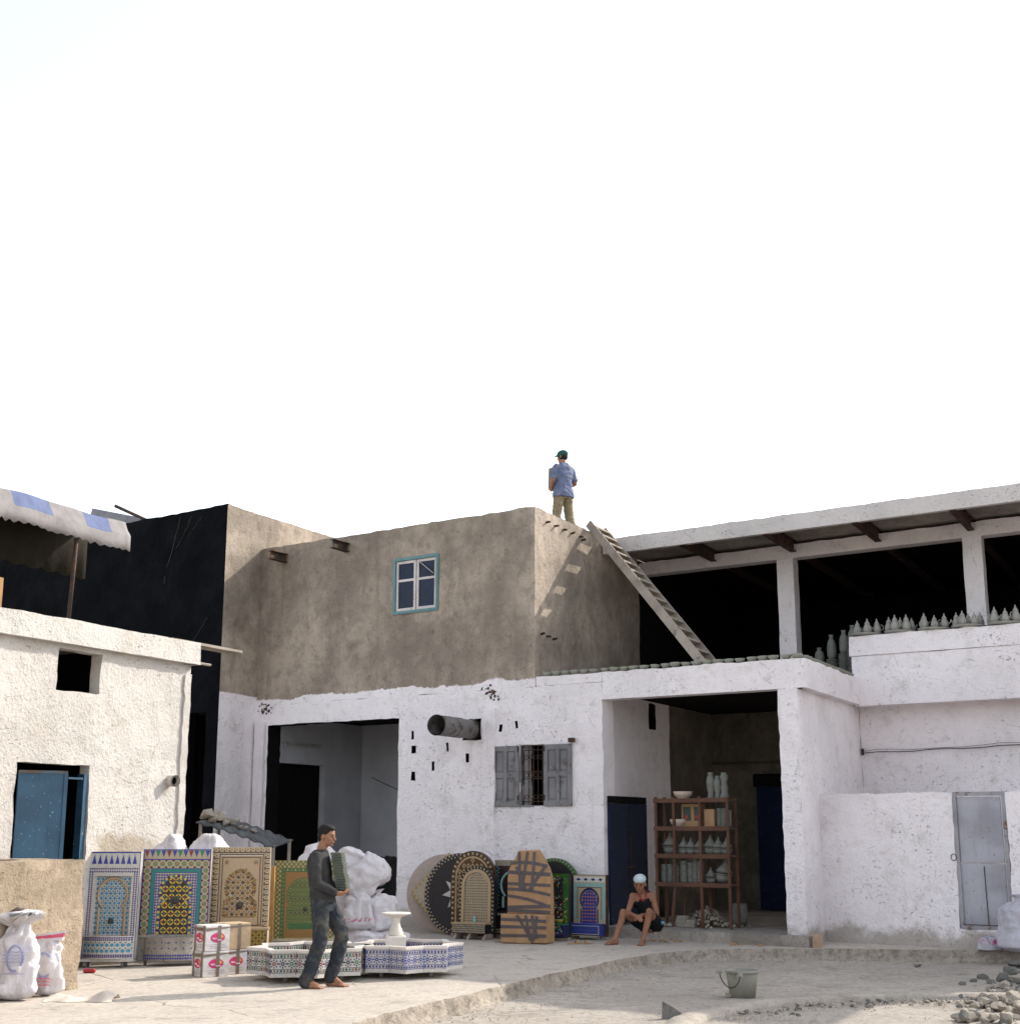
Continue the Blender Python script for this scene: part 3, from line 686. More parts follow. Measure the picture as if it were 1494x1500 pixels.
mb = MB(); qbox(mb, HQ, 1.35, 3.0, .02, .3, 4.262, 4.30); ob = mb.build('roof_plank', M['wood'], base=HQ(1.5, .1, 4.26)); tag(ob, 'weathered plank jutting out past the hut roof corner', 'plank')
mb = MB(); mb.tube([HQ(1.72, .12, 4.02), HQ(2.35, .12, 4.02)], .02, 6); mb.build('roof_bar', M['wood'], HT)
# door leaf, swung out
hp = HQ(-1.40, -.02, 0); da = azv(55); dn = Vector((da.y, -da.x, 0))
def DQ(s, t, z): return hp + da * s + dn * -t + Vector((0, 0, z))
mb = MB(); qbox(mb, DQ, 0, .59, 0, .035, .15, 2.37); dlo = mb.build('door', M['bluedoor'], HT, bevel=.006)
mb = MB(); qbox(mb, DQ, .0, .59, -.010, -.001, 2.335, 2.37); mb.build('rusty_top_rail', worn('rusted_door_rail', (.10, .07, .05), (.06, .10, .13), .5, .7), dlo)
mb = MB(); qbox(mb, DQ, .55, .595, -.012, -.001, .2, 2.333); mb.build('door_rail', M['bluedoor'], dlo)
mb = MB(); qbox(mb, HQ, -.235, -.16, .02, .14, .1, 2.36); qbox(mb, HQ, -.5, -.236, .03, .10, 2.29, 2.315); mb.build('door_frame', M['bluedoor'], HT)
# tan parapet wall in front of it
PW0 = PX(110, 1450, 0)
def PQ(s, t, z): return PW0 + UH * s + UB * t + Vector((0, 0, z))
mb = MB(); rough_wall(mb, [PQ(-5, 0, 0), PQ(.03, 0, 0), PQ(.03, 1.2, 0)], 0, 1.35, .42, amp=.022, edge=.016, step=.1)
ob = mb.build('parapet_wall', M['tan'], base=PQ(0, 0, 0)); tag(ob, 'chest-high tan rendered wall in front of the hut door', 'wall')
random.seed(2)
# ================================================================== awning on the hut roof
AW = emp('striped_awning', HQ(-.73, -.05, 4.26), label='faded blue and white striped awning with scalloped edge on the hut roof', cat='awning')
def cloth(name, col, r=.85):
    n = NT(name, r, .2); c = n.mix(n.step(n.noise(5, 5, .6), .35, .75), mul(col, 1.08), mul(col, .82)); return n.done(c, n.bump(n.noise(9, 4, .6), .4, .03))
M['awh'] = cloth('awning_white', (.225, .21, .205)); M['abl'] = cloth('awning_blue', (.115, .14, .245))
def aw_pt(s, v):            # v 0 back ... .5 top fold ... 1 front bar ... 2 valance hem
    sag = .010 * math.sin(s * 3.1) + .006 * math.sin(s * 7.3 + 1)
    if v <= .5: t = .12 + .72 * (1 - v / .5); z = 5.80 - .07 * (v / .5)
    elif v <= 1: f = (v - .5) / .5; t = .12 * (1 - f) + .03 * math.sin(math.pi * f) * noise.noise(Vector((s * 2.5, f * 2, 0))); z = 5.73 - .21 * f
    else: t = -.02 * (v - 1) + .022 * math.sin(s * 9) * (v - 1); z = 5.52 - .16 * (v - 1)
    return HQ(s, t - .1, z + sag)
stripes = [(-6.0, -5.0, 1), (-5.0, -4.2, 0), (-4.2, -3.2, 1), (-3.2, -1.86, 0), (-1.86, -1.21, 1), (-1.21, -.60, 0), (-.60, -.12, 1), (-.12, .24, 0)]
mb = MB()
for a, b, c in stripes:
    n = max(2, int((b - a) / .07)); vv = [0, .25, .5, .6, .7, .8, .9, 1.0]
    g = [[aw_pt(a + (b - a) * i / n, v) for v in vv] for i in range(n + 1)]
    for i in range(n):
        for j in range(len(vv) - 1): mb.add([g[i][j], g[i + 1][j], g[i + 1][j + 1], g[i][j + 1]], [(0, 1, 2, 3)], c)
    vs = [a + (b - a) * i / n for i in range(n + 1)]
    for i in range(n):
        for k in range(2):
            v0, v1 = 1 + k * .5, 1.5 + k * .5
            def hem(s): return .16 * abs(math.sin(s * math.pi / .148)) ** .7
            q = []
            for s, v in ((vs[i], v0), (vs[i + 1], v0), (vs[i + 1], v1), (vs[i], v1)):
                p = aw_pt(s, v); 
                if v == 2.0: p.z -= hem(s) * .34
                q.append(p)
            mb.add(q, [(0, 1, 2, 3)], 0)
rv = MB(); ns = 90
for i in range(ns):
    s0, s1 = -6 + 6.24 * i / ns, -6 + 6.24 * (i + 1) / ns
    for z0, z1 in ((5.06, 5.45), (5.45, 5.77)):
        rv.add([HQ(s0, .75, z0 - (.05 * abs(math.sin(s0 * math.pi / .3)) if z0 < 5.2 else 0)), HQ(s1, .75, z0 - (.05 * abs(math.sin(s1 * math.pi / .3)) if z0 < 5.2 else 0)), HQ(s1, .75, z1), HQ(s0, .75, z1)], [(0, 1, 2, 3)])
rvo = rv.build('rear_valance', cloth('awning_brown', (.013, .010, .005)), AW, smooth=True); rvo.modifiers.new('thick', 'SOLIDIFY').thickness = .006
cn = mb.build('canopy', [M['awh'], M['abl']], AW, smooth=True)
sm = cn.modifiers.new('thick', 'SOLIDIFY'); sm.thickness = .006
for s in (-.73, -3.6):
    mb = MB(); mb.tube([HQ(s, .0, 4.25), HQ(s, -.06, 5.52)], .026, 10); mb.build('pole', M['rust'], AW, smooth=True)
mb = MB(); mb.tube([HQ(-6, -.06, 5.51), HQ(.22, -.06, 5.51)], .018, 6); mb.tube([HQ(-6, .70, 5.76), HQ(.22, .70, 5.76)], .02, 6); mb.build('rail', M['rust'], AW)
for s in (-3.0,):
    mb = MB(); mb.tube([HQ(s, .70, 4.24), HQ(s, .70, 5.76)], .02, 6); mb.build('rear_post', M['rust'], AW)
mb = MB(); qbox(mb, HQ, -1.95, -1.78, .10, .14, 4.262, 4.66); o = mb.build('leaning_board', flat('raw_board', (.28, .15, .055)), base=HQ(-1.9, .1, 4.26)); tag(o, 'orange-brown board standing on the hut roof under the awning', 'board')

# ================================================================== ladder to the workshop roof
LD = emp('ladder', PX(1030, 978, 4.2) + U2 * .35, label='wide grey plank ladder leaning from porch roof to workshop roof', cat='ladder')
b0 = Vector((3.06, 22.62, 4.2)); t0 = Q(.04, 2.3, 7.33) ; wv = U2 * .72
b0 = PX(1031, 976, 4.2); b0 = b0 + U2 * .05
def LP(k, w): return b0.lerp(t0, k) + wv * w
ax = (t0 - b0).normalized(); up = ax.cross(wv).normalized(); up = up if up.z > 0 else -up
for w in (0, 1):
    mb = MB(); o2 = wv.normalized() * .02; h = up * .075
    a, b = LP(0, w), LP(1.01, w)
    mb.hexa([a - o2 - h, a + o2 - h, a + o2 + h, a - o2 + h, b - o2 - h, b + o2 - h, b + o2 + h, b - o2 + h]); mb.build('rail', M['wood'], LD, bevel=.006)
for i in range(15):
    k = .035 + i * .067; c0, c1 = LP(k, .03), LP(k, .97)
    f = Vector((ax.x, ax.y, 0)).normalized() * .15
    mb = MB(); hv = Vector((0, 0, .016))
    mb.hexa([c0 - f - hv, c1 - f - hv, c1 + f - hv, c0 + f - hv, c0 - f + hv, c1 - f + hv, c1 + f + hv, c0 + f + hv]); mb.build('tread', M['wood'], LD)

# ================================================================== pottery
def lathe_mesh(name, prof, mat, n=16):
    mb = MB(); mb.lathe(prof, n); return mb.mesh(name, mat, smooth=True)
bowl_me = lathe_mesh('bowl', [(.035, 0), (.04, 0), (.068, .03), (.079, .062), (.073, .064), (.06, .035), (.02, .018)], M['claydk'], 14)
random.seed(5)
GB = 'raw clay bowls drying along the porch roof edge'
n_f = 25
for i in range(n_f):
    s = .20 + (4.80 - .20) * i / (n_f - 1) + random.uniform(-.012, .012)
    o = obj('clay_bowl', bowl_me, Q(s, .10 + random.uniform(-.02, .02), 4.215), rot=(random.uniform(-.04, .04), random.uniform(-.04, .04), 0), scale=[random.uniform(1.04, 1.16)] * 3)
    tag(o, 'grey-green clay bowl drying on the front edge of the porch roof', 'bowl', GB)
for i in range(16):
    o = obj('clay_bowl', bowl_me, Q(4.84, .33 + i * .195, 4.215), scale=[random.uniform(.93, 1.05)] * 3)
    tag(o, 'grey-green clay bowl drying on the side edge of the porch roof', 'bowl', GB + ', side row')
# jugs on round trays
tray_me = lathe_mesh('tray', [(.20, 0), (.27, .012), (.285, .035), (.275, .037), (.255, .02), (.02, .014)], M['clay'], 26)
jug_body = lathe_mesh('jug_body', [(.035, 0), (.045, 0), (.066, .035), (.072, .07), (.060, .115), (.042, .15), (.040, .165), (.03, .165)], M['clay'], 14)
jug_lid = lathe_mesh('jug_lid', [(.044, .165), (.046, .172), (.032, .195), (.014, .222), (.010, .236), (.013, .245), (.006, .258)], M['clay'], 12)
mbh = MB(); mbh.tube([(.062 + .045 * math.sin(a), 0, .10 - .05 * math.cos(a)) for a in [k * math.pi / 7 for k in range(8)]], .007, 6); jug_h = mbh.mesh('jug_handle', M['clay'], smooth=True)
mbs = MB(); mbs.tube([(-.06, 0, .07), (-.095, 0, .10), (-.105, 0, .135)], [.014, .010, .008], 6); jug_s = mbs.mesh('jug_spout', M['clay'], smooth=True)
trays = [(5.10, 3), (5.70, 4), (6.29, 4), (6.87, 4), (7.48, 4)]
words = ['at the parapet end by the stacked pots', 'second along the parapet from the stacked pots', 'in the middle of the parapet row', 'in front of the loft column', 'past the loft column']
for ti, (s, _) in enumerate(trays):
    c = Q(s, 3.66, 4.955)
    o = obj('pottery_tray', tray_me, c, rot=(random.uniform(-.015, .015), .02, 0)); tag(o, 'round grey clay tray of jugs ' + words[ti], 'tray', 'trays of jugs on the parapet')
    for k in range(7):
        a = 2 * math.pi * k / 6 + ti * .5 + .3; rr = .19 if k < 6 else 0
        h = emp('lidded_jug', c + Vector((rr * math.cos(a), rr * math.sin(a), .026)), (0, 0, random.uniform(0, 6.28)))
        sc_ = random.uniform(.86, 1.10); h.scale = (sc_, sc_, sc_ * random.uniform(.95, 1.05))
        tag(h, 'small pointed-lid grey jug on the tray ' + words[ti], 'jug', 'jugs on tray %s' % words[ti])
        obj('body', jug_body, (0, 0, 0), h); obj('lid', jug_lid, (0, 0, 0), h); obj('handle', jug_h, (0, 0, 0), h); obj('spout', jug_s, (0, 0, 0), h)
# dish stacks with vases on top, on the terrace behind the porch roof
dish_me = lathe_mesh('dish', [(.06, 0), (.07, 0), (.105, .03), (.118, .045), (.11, .047), (.02, .02)], M['clayr'], 18)
vase_me = lathe_mesh('vase', [(.05, 0), (.06, 0), (.085, .08), (.088, .22), (.07, .32), (.04, .38), (.035, .42), (.05, .45), (.04, .455)], M['clayr'], 16)
for i, (s, t, n, vh) in enumerate([(3.95, 4.55, 13, .62), (4.22, 4.45, 14, 1.0), (4.50, 4.3, 16, .95), (4.72, 4.1, 18, .9), (4.86, 4.35, 15, 1.0)]):
    p = Q(s, t, 4.20)
    for k in range(n):
        o = obj('clay_dish', dish_me, p + Vector((random.uniform(-.006, .006), random.uniform(-.006, .006), k * .034)), rot=(random.uniform(-.02, .02), random.uniform(-.02, .02), random.uniform(0, 6)))
        tag(o, 'damp clay dish in a tall stack beside the loft column', 'dish', 'stacked clay dishes on the terrace')
    o = obj('clay_vase', vase_me, p + Vector((0, 0, (n - 1) * .034 + .046)), scale=(1, 1, vh)); tag(o, 'dark clay vase topping the ' + ['lowest stack of dishes, hard by the loft column', 'second stack of dishes from the loft column', 'stack of dishes midway from column to parapet', 'tallest stack of dishes, beside the parapet', 'stack of dishes tucked behind the parapet end'][i], 'vase', 'vases on the dish stacks')

# ------------------------------------------------------------------ porch rack
RK = emp('pottery_rack', Q(2.75, .75, .155), label='brown wooden rack of raw pottery standing in the porch', cat='shelf')
TF, TB = .50, .90
def qs(px, py, t):
    o = K + U2 * t; nn = Vector((E1.y, -E1.x, 0))
    x = (px - 747) / 2050.0; y = -(py - 750) / 2050.0
    d = Vector((x, math.cos(PITCH) - y * math.sin(PITCH), math.sin(PITCH) + y * math.cos(PITCH)))
    c0 = Vector((0, 0, CAM_H)); p = c0 + d * ((o - c0).dot(nn) / d.dot(nn)); return (p - o).dot(E1), p.z
LV = [2.14, 1.70, 1.27, .83]
PS = [2.09, 2.42, 2.89, 3.38]
for i, s in enumerate(PS):
    for t in (TF, TB):
        mb = MB()
        if i == 1 and t == TF:
            mb.hexa([Q(s - .10, t, .155), Q(s - .055, t, .155), Q(s - .055, t + .04, .155), Q(s - .10, t + .04, .155), Q(s - .02, t, .8), Q(s + .022, t, .8), Q(s + .022, t + .04, .8), Q(s - .02, t + .04, .8)])
            qbox(mb, Q, s - .02, s + .022, t, t + .04, .8, 2.18)
        else: qbox(mb, Q, s - .022, s + .022, t, t + .045, .155, 2.18 - .02 * (i == 3))
        mb.build('post', M['rack'], RK)
for z in LV:
    mb = MB(); qbox(mb, Q, 2.06, 3.40, TF + .05, TB - .005, z - .03, z); mb.build('shelf', M['rack'], RK)
    mb = MB(); qbox(mb, Q, 2.06, 3.40, TF - .015, TF - .001, z - .055, z + .012); mb.build('shelf_rail', M['rack'], RK)
GP = 'raw pottery on the porch rack'
big_bowl = lathe_mesh('big_bowl', [(.07, 0), (.08, 0), (.085, .02), (.13, .06), (.155, .13), (.145, .132), (.11, .06), (.02, .03)], M['claypale'], 20)
o = obj('pottery_bowl', big_bowl, Q(2.52, .72, 2.141), scale=(1.05, 1.05, .95)); tag(o, 'large pale footed bowl standing on top of the porch rack', 'bowl')
o = obj('pottery_bowl', big_bowl, Q(2.44, .68, 1.701), scale=(.92, .92, .95)); tag(o, 'pale footed bowl on the upper shelf beside printed boxes', 'bowl')
v2 = lathe_mesh('tall_vase', [(.06, 0), (.07, 0), (.055, .05), (.05, .11), (.07, .17), (.075, .30), (.06, .37), (.04, .40), (.05, .44), (.04, .445)], M['clayr'], 16)
v3 = lathe_mesh('gourd_vase', [(.07, 0), (.085, .02), (.075, .07), (.055, .12), (.07, .17), (.075, .20), (.05, .25), (.05, .30), (.075, .36), (.07, .40), (.05, .44), (.055, .46), (.04, .46)], M['clayr'], 16)
for s, me, k, w in ((3.02, v2, .95, 'slim raw clay vase at the left of three on the rack top'), (3.14, v2, .82, 'short raw clay vase between two others on the rack top'), (3.26, v3, .9, 'gourd-shaped raw clay vase on the rack top')):
    o = obj('clay_vase', me, Q(s, .75, 2.141), scale=(k, k, k)); tag(o, w, 'vase')
stk = lathe_mesh('cup', [(.045, 0), (.05, 0), (.057, .03), (.06, .042), (.052, .043), (.02, .02)], M['clayr'], 14)
def cups(s, t, z, n, k, lab):
    for i in range(n):
        o = obj('clay_cup', stk, Q(s, t, z + .001 + i * .032 * k) + Vector((random.uniform(-.004, .004), 0, 0)), rot=(0, 0, random.uniform(0, 6)), scale=(k, k, k)); tag(o, lab, 'cup', 'nested clay cups' + lab.split('column')[1])
for s in (2.16, 2.27, 2.37): cups(s, .68, .831, 9, .95, 'small clay cup nested in a column in the narrow rack bay')
for s, n in ((2.52, 9), (2.64, 10), (2.73, 12), (2.82, 11)): cups(s, .68, .831, n, .95 if s > 2.6 else 1.15, 'small clay cup nested in a column in the middle rack bay')
for s, n in ((3.17, 10), (3.25, 10), (3.33, 9)): cups(s, .72, 1.701, n, .88, 'small clay cup nested in a column on the upper right shelf')
tag_b = lathe_mesh('tagine_dish', [(.05, 0), (.06, 0), (.095, .04), (.10, .085), (.09, .088), (.02, .03)], M['clayr'], 16)
tag_l = lathe_mesh('tagine_lid', [(.102, 0), (.10, .012), (.06, .06), (.028, .105), (.014, .13), (.02, .145), (.016, .158), (.004, .162)], M['clayr'], 16)
tag_r = lathe_mesh('tagine_ring', [(.06, 0), (.085, .012), (.122, .034), (.118, .040), (.02, .03)], M['clayr'], 16)
def tagine(s, t, z, k, lab, tilt=0):
    h = emp('tagine_pot', Q(s, t, z + .001), (0, tilt, random.uniform(0, 6) if not tilt else 0)); h.scale = (k, k, k); tag(h, lab, 'tagine', 'lidded pots' + lab.split('pot')[1])
    obj('dish', tag_b, (0, 0, 0), h); obj('rim_dish', tag_r, (0, 0, .070), h); obj('rim_dish', tag_r, (.004, 0, .110), h); obj('lid', tag_l, (0, 0, .146), h)
for s in (2.27, ): tagine(s, .70, 1.27, 1.12, 'stacked conical-lidded pot in the narrow rack bay')
for s in (2.52, 2.65, 2.81): tagine(s, .70, 1.27, random.uniform(.85, 1.02), 'stacked conical-lidded pot in the middle rack bay')
for s in (3.00, 3.14, 3.28): tagine(s, .70, 1.27, random.uniform(.85, 1.0), 'stacked conical-lidded pot in the right rack bay')
tagine(2.99, .7, .83, .8, 'small conical-lidded pot on the lowest right shelf'); tagine(3.19, .72, .845, 1.2, 'large tilted conical-lidded pot on the lowest right shelf', .14)
M['carton'] = cloth('brown_carton', (.34, .215, .12)); M['cartonp'] = flat('carton_print_dark', (.05, .06, .05)); M['cartonr'] = flat('carton_print_red', (.35, .05, .04))
for s0, s1, h, pr, w in ((2.50, 2.70, .37, 1, 'printed brown carton behind the bowl on the rack'), (2.70, 2.86, .37, 1, 'printed brown carton against the rack middle post'), (2.93, 3.11, .28, 0, 'plain brown carton on the upper right shelf')):
    cb = MB(); qbox(cb, Q, s0, s1, .68 if pr else .62, .88, 1.702, 1.70 + h)
    o = cb.build('carton', M['carton'], base=Q((s0 + s1) / 2, .8, 1.70), bevel=.004); tag(o, w, 'carton')
    if pr:
        pm = MB(); qbox(pm, Q, s0 + .03, s1 - .03, .677, .6785, 1.80, 2.02); pb = pm.build('printed_panel', M['cartonp'], o, base=o.location)
        pm = MB(); c = Q((s0 + s1) / 2, .675, 1.86); pm.ell(c, (.035, .004, .03), 8, 6); pm.build('printed_rose', M['cartonr'], o, base=o.location)
# under the rack
urn = lathe_mesh('urn', [(.09, 0), (.10, 0), (.135, .09), (.145, .20), (.13, .29), (.125, .31), (.14, .33), (.12, .335), (.05, .30)], M['clayr'], 20)
o = obj('clay_urn', urn, Q(3.25, 1.3, .156), scale=(1.05, 1.05, 1.05)); tag(o, 'squat grey clay urn under the right end of the rack', 'urn')

# ================================================================== stones, rubble, round pit rim, bucket
def stone_mesh(seed, mat):
    bm = bmesh.new(); bmesh.ops.create_icosphere(bm, subdivisions=2, radius=1)
    rnd = random.Random(seed)
    for v in bm.verts:
        d = noise.noise(v.co * 1.1 + Vector((seed * 3.3, 0, 0))) * .45 + noise.noise(v.co * 2.7 + Vector((0, seed, 0))) * .22
        v.co *= 1 + d
    for k in range(5):
        n = Vector((rnd.gauss(0, 1), rnd.gauss(0, 1), rnd.gauss(0, 1))).normalized(); c = rnd.uniform(.45, .75)
        for v in bm.verts:
            e = v.co.dot(n) - c
            if e > 0: v.co -= n * e
    for v in bm.verts: v.co.z *= .7
    me = bpy.data.meshes.new('stone'); bm.to_mesh(me); bm.free(); me.materials.append(mat); return me
ST = [stone_mesh(i, M['stone']) for i in range(5)]; SD = [stone_mesh(i + 7, M['stoned']) for i in range(4)]
def stone(p, r, lab, grp=None, dark=False, rnd=random, name='stone'):
    o = obj(name, rnd.choice(SD if dark else ST), p + Vector((0, 0, r * .40)), rot=(rnd.uniform(-.4, .4), rnd.uniform(-.4, .4), rnd.uniform(0, 6.28)), scale=(r * rnd.uniform(.8, 1.3), r * rnd.uniform(.8, 1.2), r * rnd.uniform(.7, 1.1)))
    return tag(o, lab, 'stone', grp)
rnd = random.Random(12)
RC = Vector((4.64, 13.25, -.16)); RR = 3.15
mb = MB(); n = 110; prof = [(-.16, -.06), (-.14, .035), (-.04, .06), (.08, .058), (.14, .02), (.18, -.06)]
vs = []
for k in range(n):
    a = 2 * math.pi * k / n
    for i, (dr_, z) in enumerate(prof):
        p = RC + Vector((math.cos(a), math.sin(a), 0)) * (RR + dr_ + .02 * noise.noise(Vector((math.cos(a) * 5, math.sin(a) * 5, i)))); p.z = -.16 + z * 1.0 + .014 * noise.noise(Vector((math.cos(a) * 9, math.sin(a) * 9, i * 2))); vs.append(p)
m = len(prof); fs = [(k * m + i, ((k + 1) % n) * m + i, ((k + 1) % n) * m + i + 1, k * m + i + 1) for k in range(n) for i in range(m - 1)]
mb.add(vs, fs); o = mb.build('pit_rim', M['dirt'], smooth=True, base=RC); tag(o, 'low round concrete rim around a rubble-strewn pit', 'pit rim')
GR1 = 'small broken stones strewn inside the round rim'
for k in range(105):
    a = rnd.uniform(.85, 2.5); r_ = RR - .22 - abs(rnd.gauss(0, .22)); p = RC + Vector((math.cos(a) * r_, math.sin(a) * r_, 0))
    stone(p, rnd.choice([.02, .026, .032, .04]), 'small chip of rubble lying inside the round concrete rim', GR1, rnd.random() < .5, rnd)
gv = MB()
for k in range(3200):
    if k < 900:
        a = rnd.uniform(.6, 2.7); r_ = RR - .18 - abs(rnd.gauss(0, .35)); p = RC + Vector((math.cos(a) * r_, math.sin(a) * r_, .004)); s = rnd.uniform(.006, .018)
    else:
        e = rnd.choice(EDGE); p = e[0] + e[1] * abs(rnd.gauss(.12, .5)); p.z = -.155; s = rnd.uniform(.005, .02)
        if k > 2300: p = Vector((rnd.uniform(-1.5, 7.0), rnd.uniform(13, 19.5), -.155)); s = rnd.uniform(.004, .014)
    gv.add([p + Vector((s, 0, 0)), p + Vector((-s * .6, s, 0)), p + Vector((-s * .5, -s * .9, 0)), p + Vector((0, 0, s * 1.1))], [(0, 1, 3), (1, 2, 3), (2, 0, 3)])
o = gv.build('gravel', M['stone']); o['kind'] = 'stuff'; tag(o, 'fine gravel scattered over the dirt', 'gravel')
GR2 = 'stones in the big rubble heap by the pit'
heap = [(1490, 1440, .16), (1470, 1448, .12), (1450, 1452, .09), (1482, 1466, .15), (1440, 1476, .17), (1462, 1482, .14), (1494, 1485, .18), (1424, 1490, .12), (1410, 1496, .16), (1436, 1495, .14), (1475, 1500, .17), (1455, 1466, .10), (1428, 1466, .08), (1500, 1460, .14)]
for k, (x, y, r) in enumerate(heap):
    stone(PX(x, y, -.16) + Vector((0, 0, .0)), r * .66, 'pale broken rock in the heap at the edge of the round pit', GR2, False, rnd, 'rock')
for k in range(130):
    b = rnd.choice(heap); stone(PX(b[0] + rnd.gauss(6, 16), b[1] + rnd.gauss(4, 9), -.16) + Vector((0, 0, rnd.choice([0, 0, .05]))), rnd.uniform(.022, .065), 'small loose stone among the rock heap by the pit', GR2 + ', small', rnd.random() < .35, rnd)
GR3 = 'dark rubble against the kerb'
for x, y, r in ((1490, 1418, .14), (1478, 1428, .12), (1468, 1440, .10), (1440, 1436, .085), (1452, 1442, .06), (1426, 1440, .05), (1410, 1444, .045), (1494, 1436, .12), (1344, 1418, .05), (1484, 1408, .08)):
    stone(PX(x, y, -.16), r, 'dark angular stone on the dirt below the kerb', GR3, True, rnd)
mb = MB(); p = PX(988, 1493, -.16)
mb.hexa([p + Vector(v) for v in ((-.13, -.02, -.03), (.20, -.04, -.03), (.24, .04, -.03), (-.12, .05, -.03), (-.12, -.0, .17), (-.02, -.02, .12), (.06, .03, .06), (-.11, .04, .17))])
o = mb.build('rock_shard', M['stoned'], base=p, bevel=.01); tag(o, 'single dark pointed shard of rock upright on the sunlit dirt', 'stone')
stone(PX(1068, 1462, -.16), .055, 'pale fist-sized stone beside the bucket', None, False, rnd)
stone(PX(1343, 1416, -.16), .045, 'lone pale stone at the foot of the kerb', None, False, rnd)
# bucket
bp = PX(1088, 1462, -.16)
BK = emp('bucket', bp, label='dusty pale grey bucket with wire handle on the dirt', cat='bucket')
M['bucket'] = worn('dusty_bucket', (.24, .235, .195), (.17, .16, .125), .55, .7, 5)
mb = MB(); mb.lathe([(.135, 0), (.14, .0), (.175, .24), (.178, .27), (.19, .272), (.192, .295), (.183, .296), (.165, .22), (.128, .012)], 28); mb.build('body', M['bucket'], BK, smooth=True, base=(0, 0, 0))
mb = MB(); mb.tube([(-.185 - .012 * math.sin(a * 2), -.19 * math.cos(a) * .9, .27 - .155 * math.sin(a)) for a in [k * math.pi / 14 for k in range(15)]], .006, 6)
mb.build('handle', M['rust'], BK, base=(0, 0, 0))
for y in (-.17, .17):
    mb = MB(); mb.box(-.215, -.165, y - .02, y + .02, .25, .285); mb.build('lug', M['bucket'], BK, base=(0, 0, 0))
BK.rotation_euler = (0, 0, .6)

# ================================================================== sheet roof with stones between hut and block
sp = Vector((-4.35, 23.2, 0))
def SQ(u, v): return Vector((-4.95 + u * 1.15 + v * .18, 22.6 + u * .55 + v * .9, 1.78 - .40 * u ** 1.2 + .10 * v + .015 * math.sin(u * 40)))
mb = MB(); nu = 40
g = [[SQ(i / nu, j / 4) for j in range(5)] for i in range(nu + 1)]
for i in range(nu):
    for j in range(4): mb.add([g[i][j], g[i + 1][j], g[i + 1][j + 1], g[i][j + 1]], [(0, 1, 2, 3)])
SH = emp('lean_to_roof', Vector((-4.6, 23.0, 0)), label='sagging dark sheet roof on posts beside the black block', cat='lean-to')
so = mb.build('roof_sheet', flat('weathered_sheet', (.10, .105, .105), .8, .2, var=.4), SH); so.modifiers.new('thick', 'SOLIDIFY').thickness = .025
for u, v in ((.03, .1), (.97, .1), (.03, .9), (.97, .9)):
    mb = MB(); p = SQ(u, v); mb.tube([(p.x, p.y, 0), (p.x, p.y, p.z)], .03, 6); mb.build('post', M['wood'], SH)
for u, v, r in ((.04, .3, .13), (.12, .35, .11), (.2, .4, .12), (.28, .3, .09), (.16, .2, .08), (.35, .45, .10), (.08, .55, .14), (.45, .4, .06), (.24, .55, .1), (.6, .5, .07), (.52, .4, .05)):
    stone(SQ(u, v) + Vector((0, 0, .02)), r, 'tan stone weighing down the dark sheet roof', 'stones on the sheet roof', False, rnd)
# straw heap, bricks under the rack
hp_ = MB()
for k in range(420):
    s, t = rnd.gauss(2.78, .22), rnd.gauss(1.0, .16); z = .16 + max(0, .30 * math.exp(-((s - 2.78) / .28) ** 2) * math.exp(-((t - 1.0) / .3) ** 2)) * rnd.uniform(.5, 1)
    r = rnd.uniform(.015, .035); p = Q(s, t, z); hp_.ell(p, (r, r, r * .7), 5, 3)
o = hp_.build('clay_shards', M['stone']); o['kind'] = 'stuff'; tag(o, 'heap of clay shards on the porch floor under the rack', 'shards')
bk = flat('pale_brick', (.30, .27, .23), .95, .15, bump=.4)
mbk = MB(); mbk.box(-.11, .11, -.05, .05, 0, .055); bme = mbk.mesh('brick', bk)
for k, (s, z) in enumerate(((2.50, .156), (2.50, .213), (2.50, .270), (2.66, .156), (2.66, .213))):
    o = obj('loose_brick', bme, Q(s - .02 * (k % 2), .62, z), rot=(0, 0, R(-35) + rnd.uniform(-.06, .06)), scale=(.75, 1, 1)); tag(o, 'pale brick piled on the porch floor under the rack', 'brick', 'bricks under the rack')
for s, t, r in ((2.14, .45, .10), (2.10, .5, .06), (2.22, .40, .07), (2.3, .5, .06), (2.18, .35, .05)):
    stone(Q(s, t, .156), r, 'pale stone on the porch floor behind the seated man', 'stones by the rack leg', False, rnd)
o = obj('loose_brick', bme, Q(4.93, -.12, .0), rot=(0, R(90), R(-35)), scale=(.85, 1.0, 1.9)); o.location.z = .094; o.data = o.data.copy(); o.data.materials[0] = flat('tan_brick', (.40, .27, .18), .95, .15, bump=.4); tag(o, 'tan brick stood on end against the porch pillar', 'brick')
# litter along the step
for k in range(9):
    mb = MB(); p = Q(rnd.uniform(2.2, 4.6), rnd.uniform(-.5, -.28), .004); a = rnd.uniform(0, 6); l = rnd.uniform(.05, .13)
    d1, d2 = Vector((math.cos(a), math.sin(a), 0)), Vector((-math.sin(a), math.cos(a), 0))
    mb.hexa([p, p + d1 * l, p + d1 * l + d2 * l * .6, p + d2 * l * .5] + [q + Vector((0, 0, rnd.uniform(.008, .03))) for q in (p, p + d1 * l, p + d1 * l + d2 * l * .6, p + d2 * l * .5)])
    o = mb.build('torn_card', M['carton'], base=p); tag(o, 'torn scrap of cardboard at the foot of the porch step', 'scrap', 'cardboard scraps by the step')
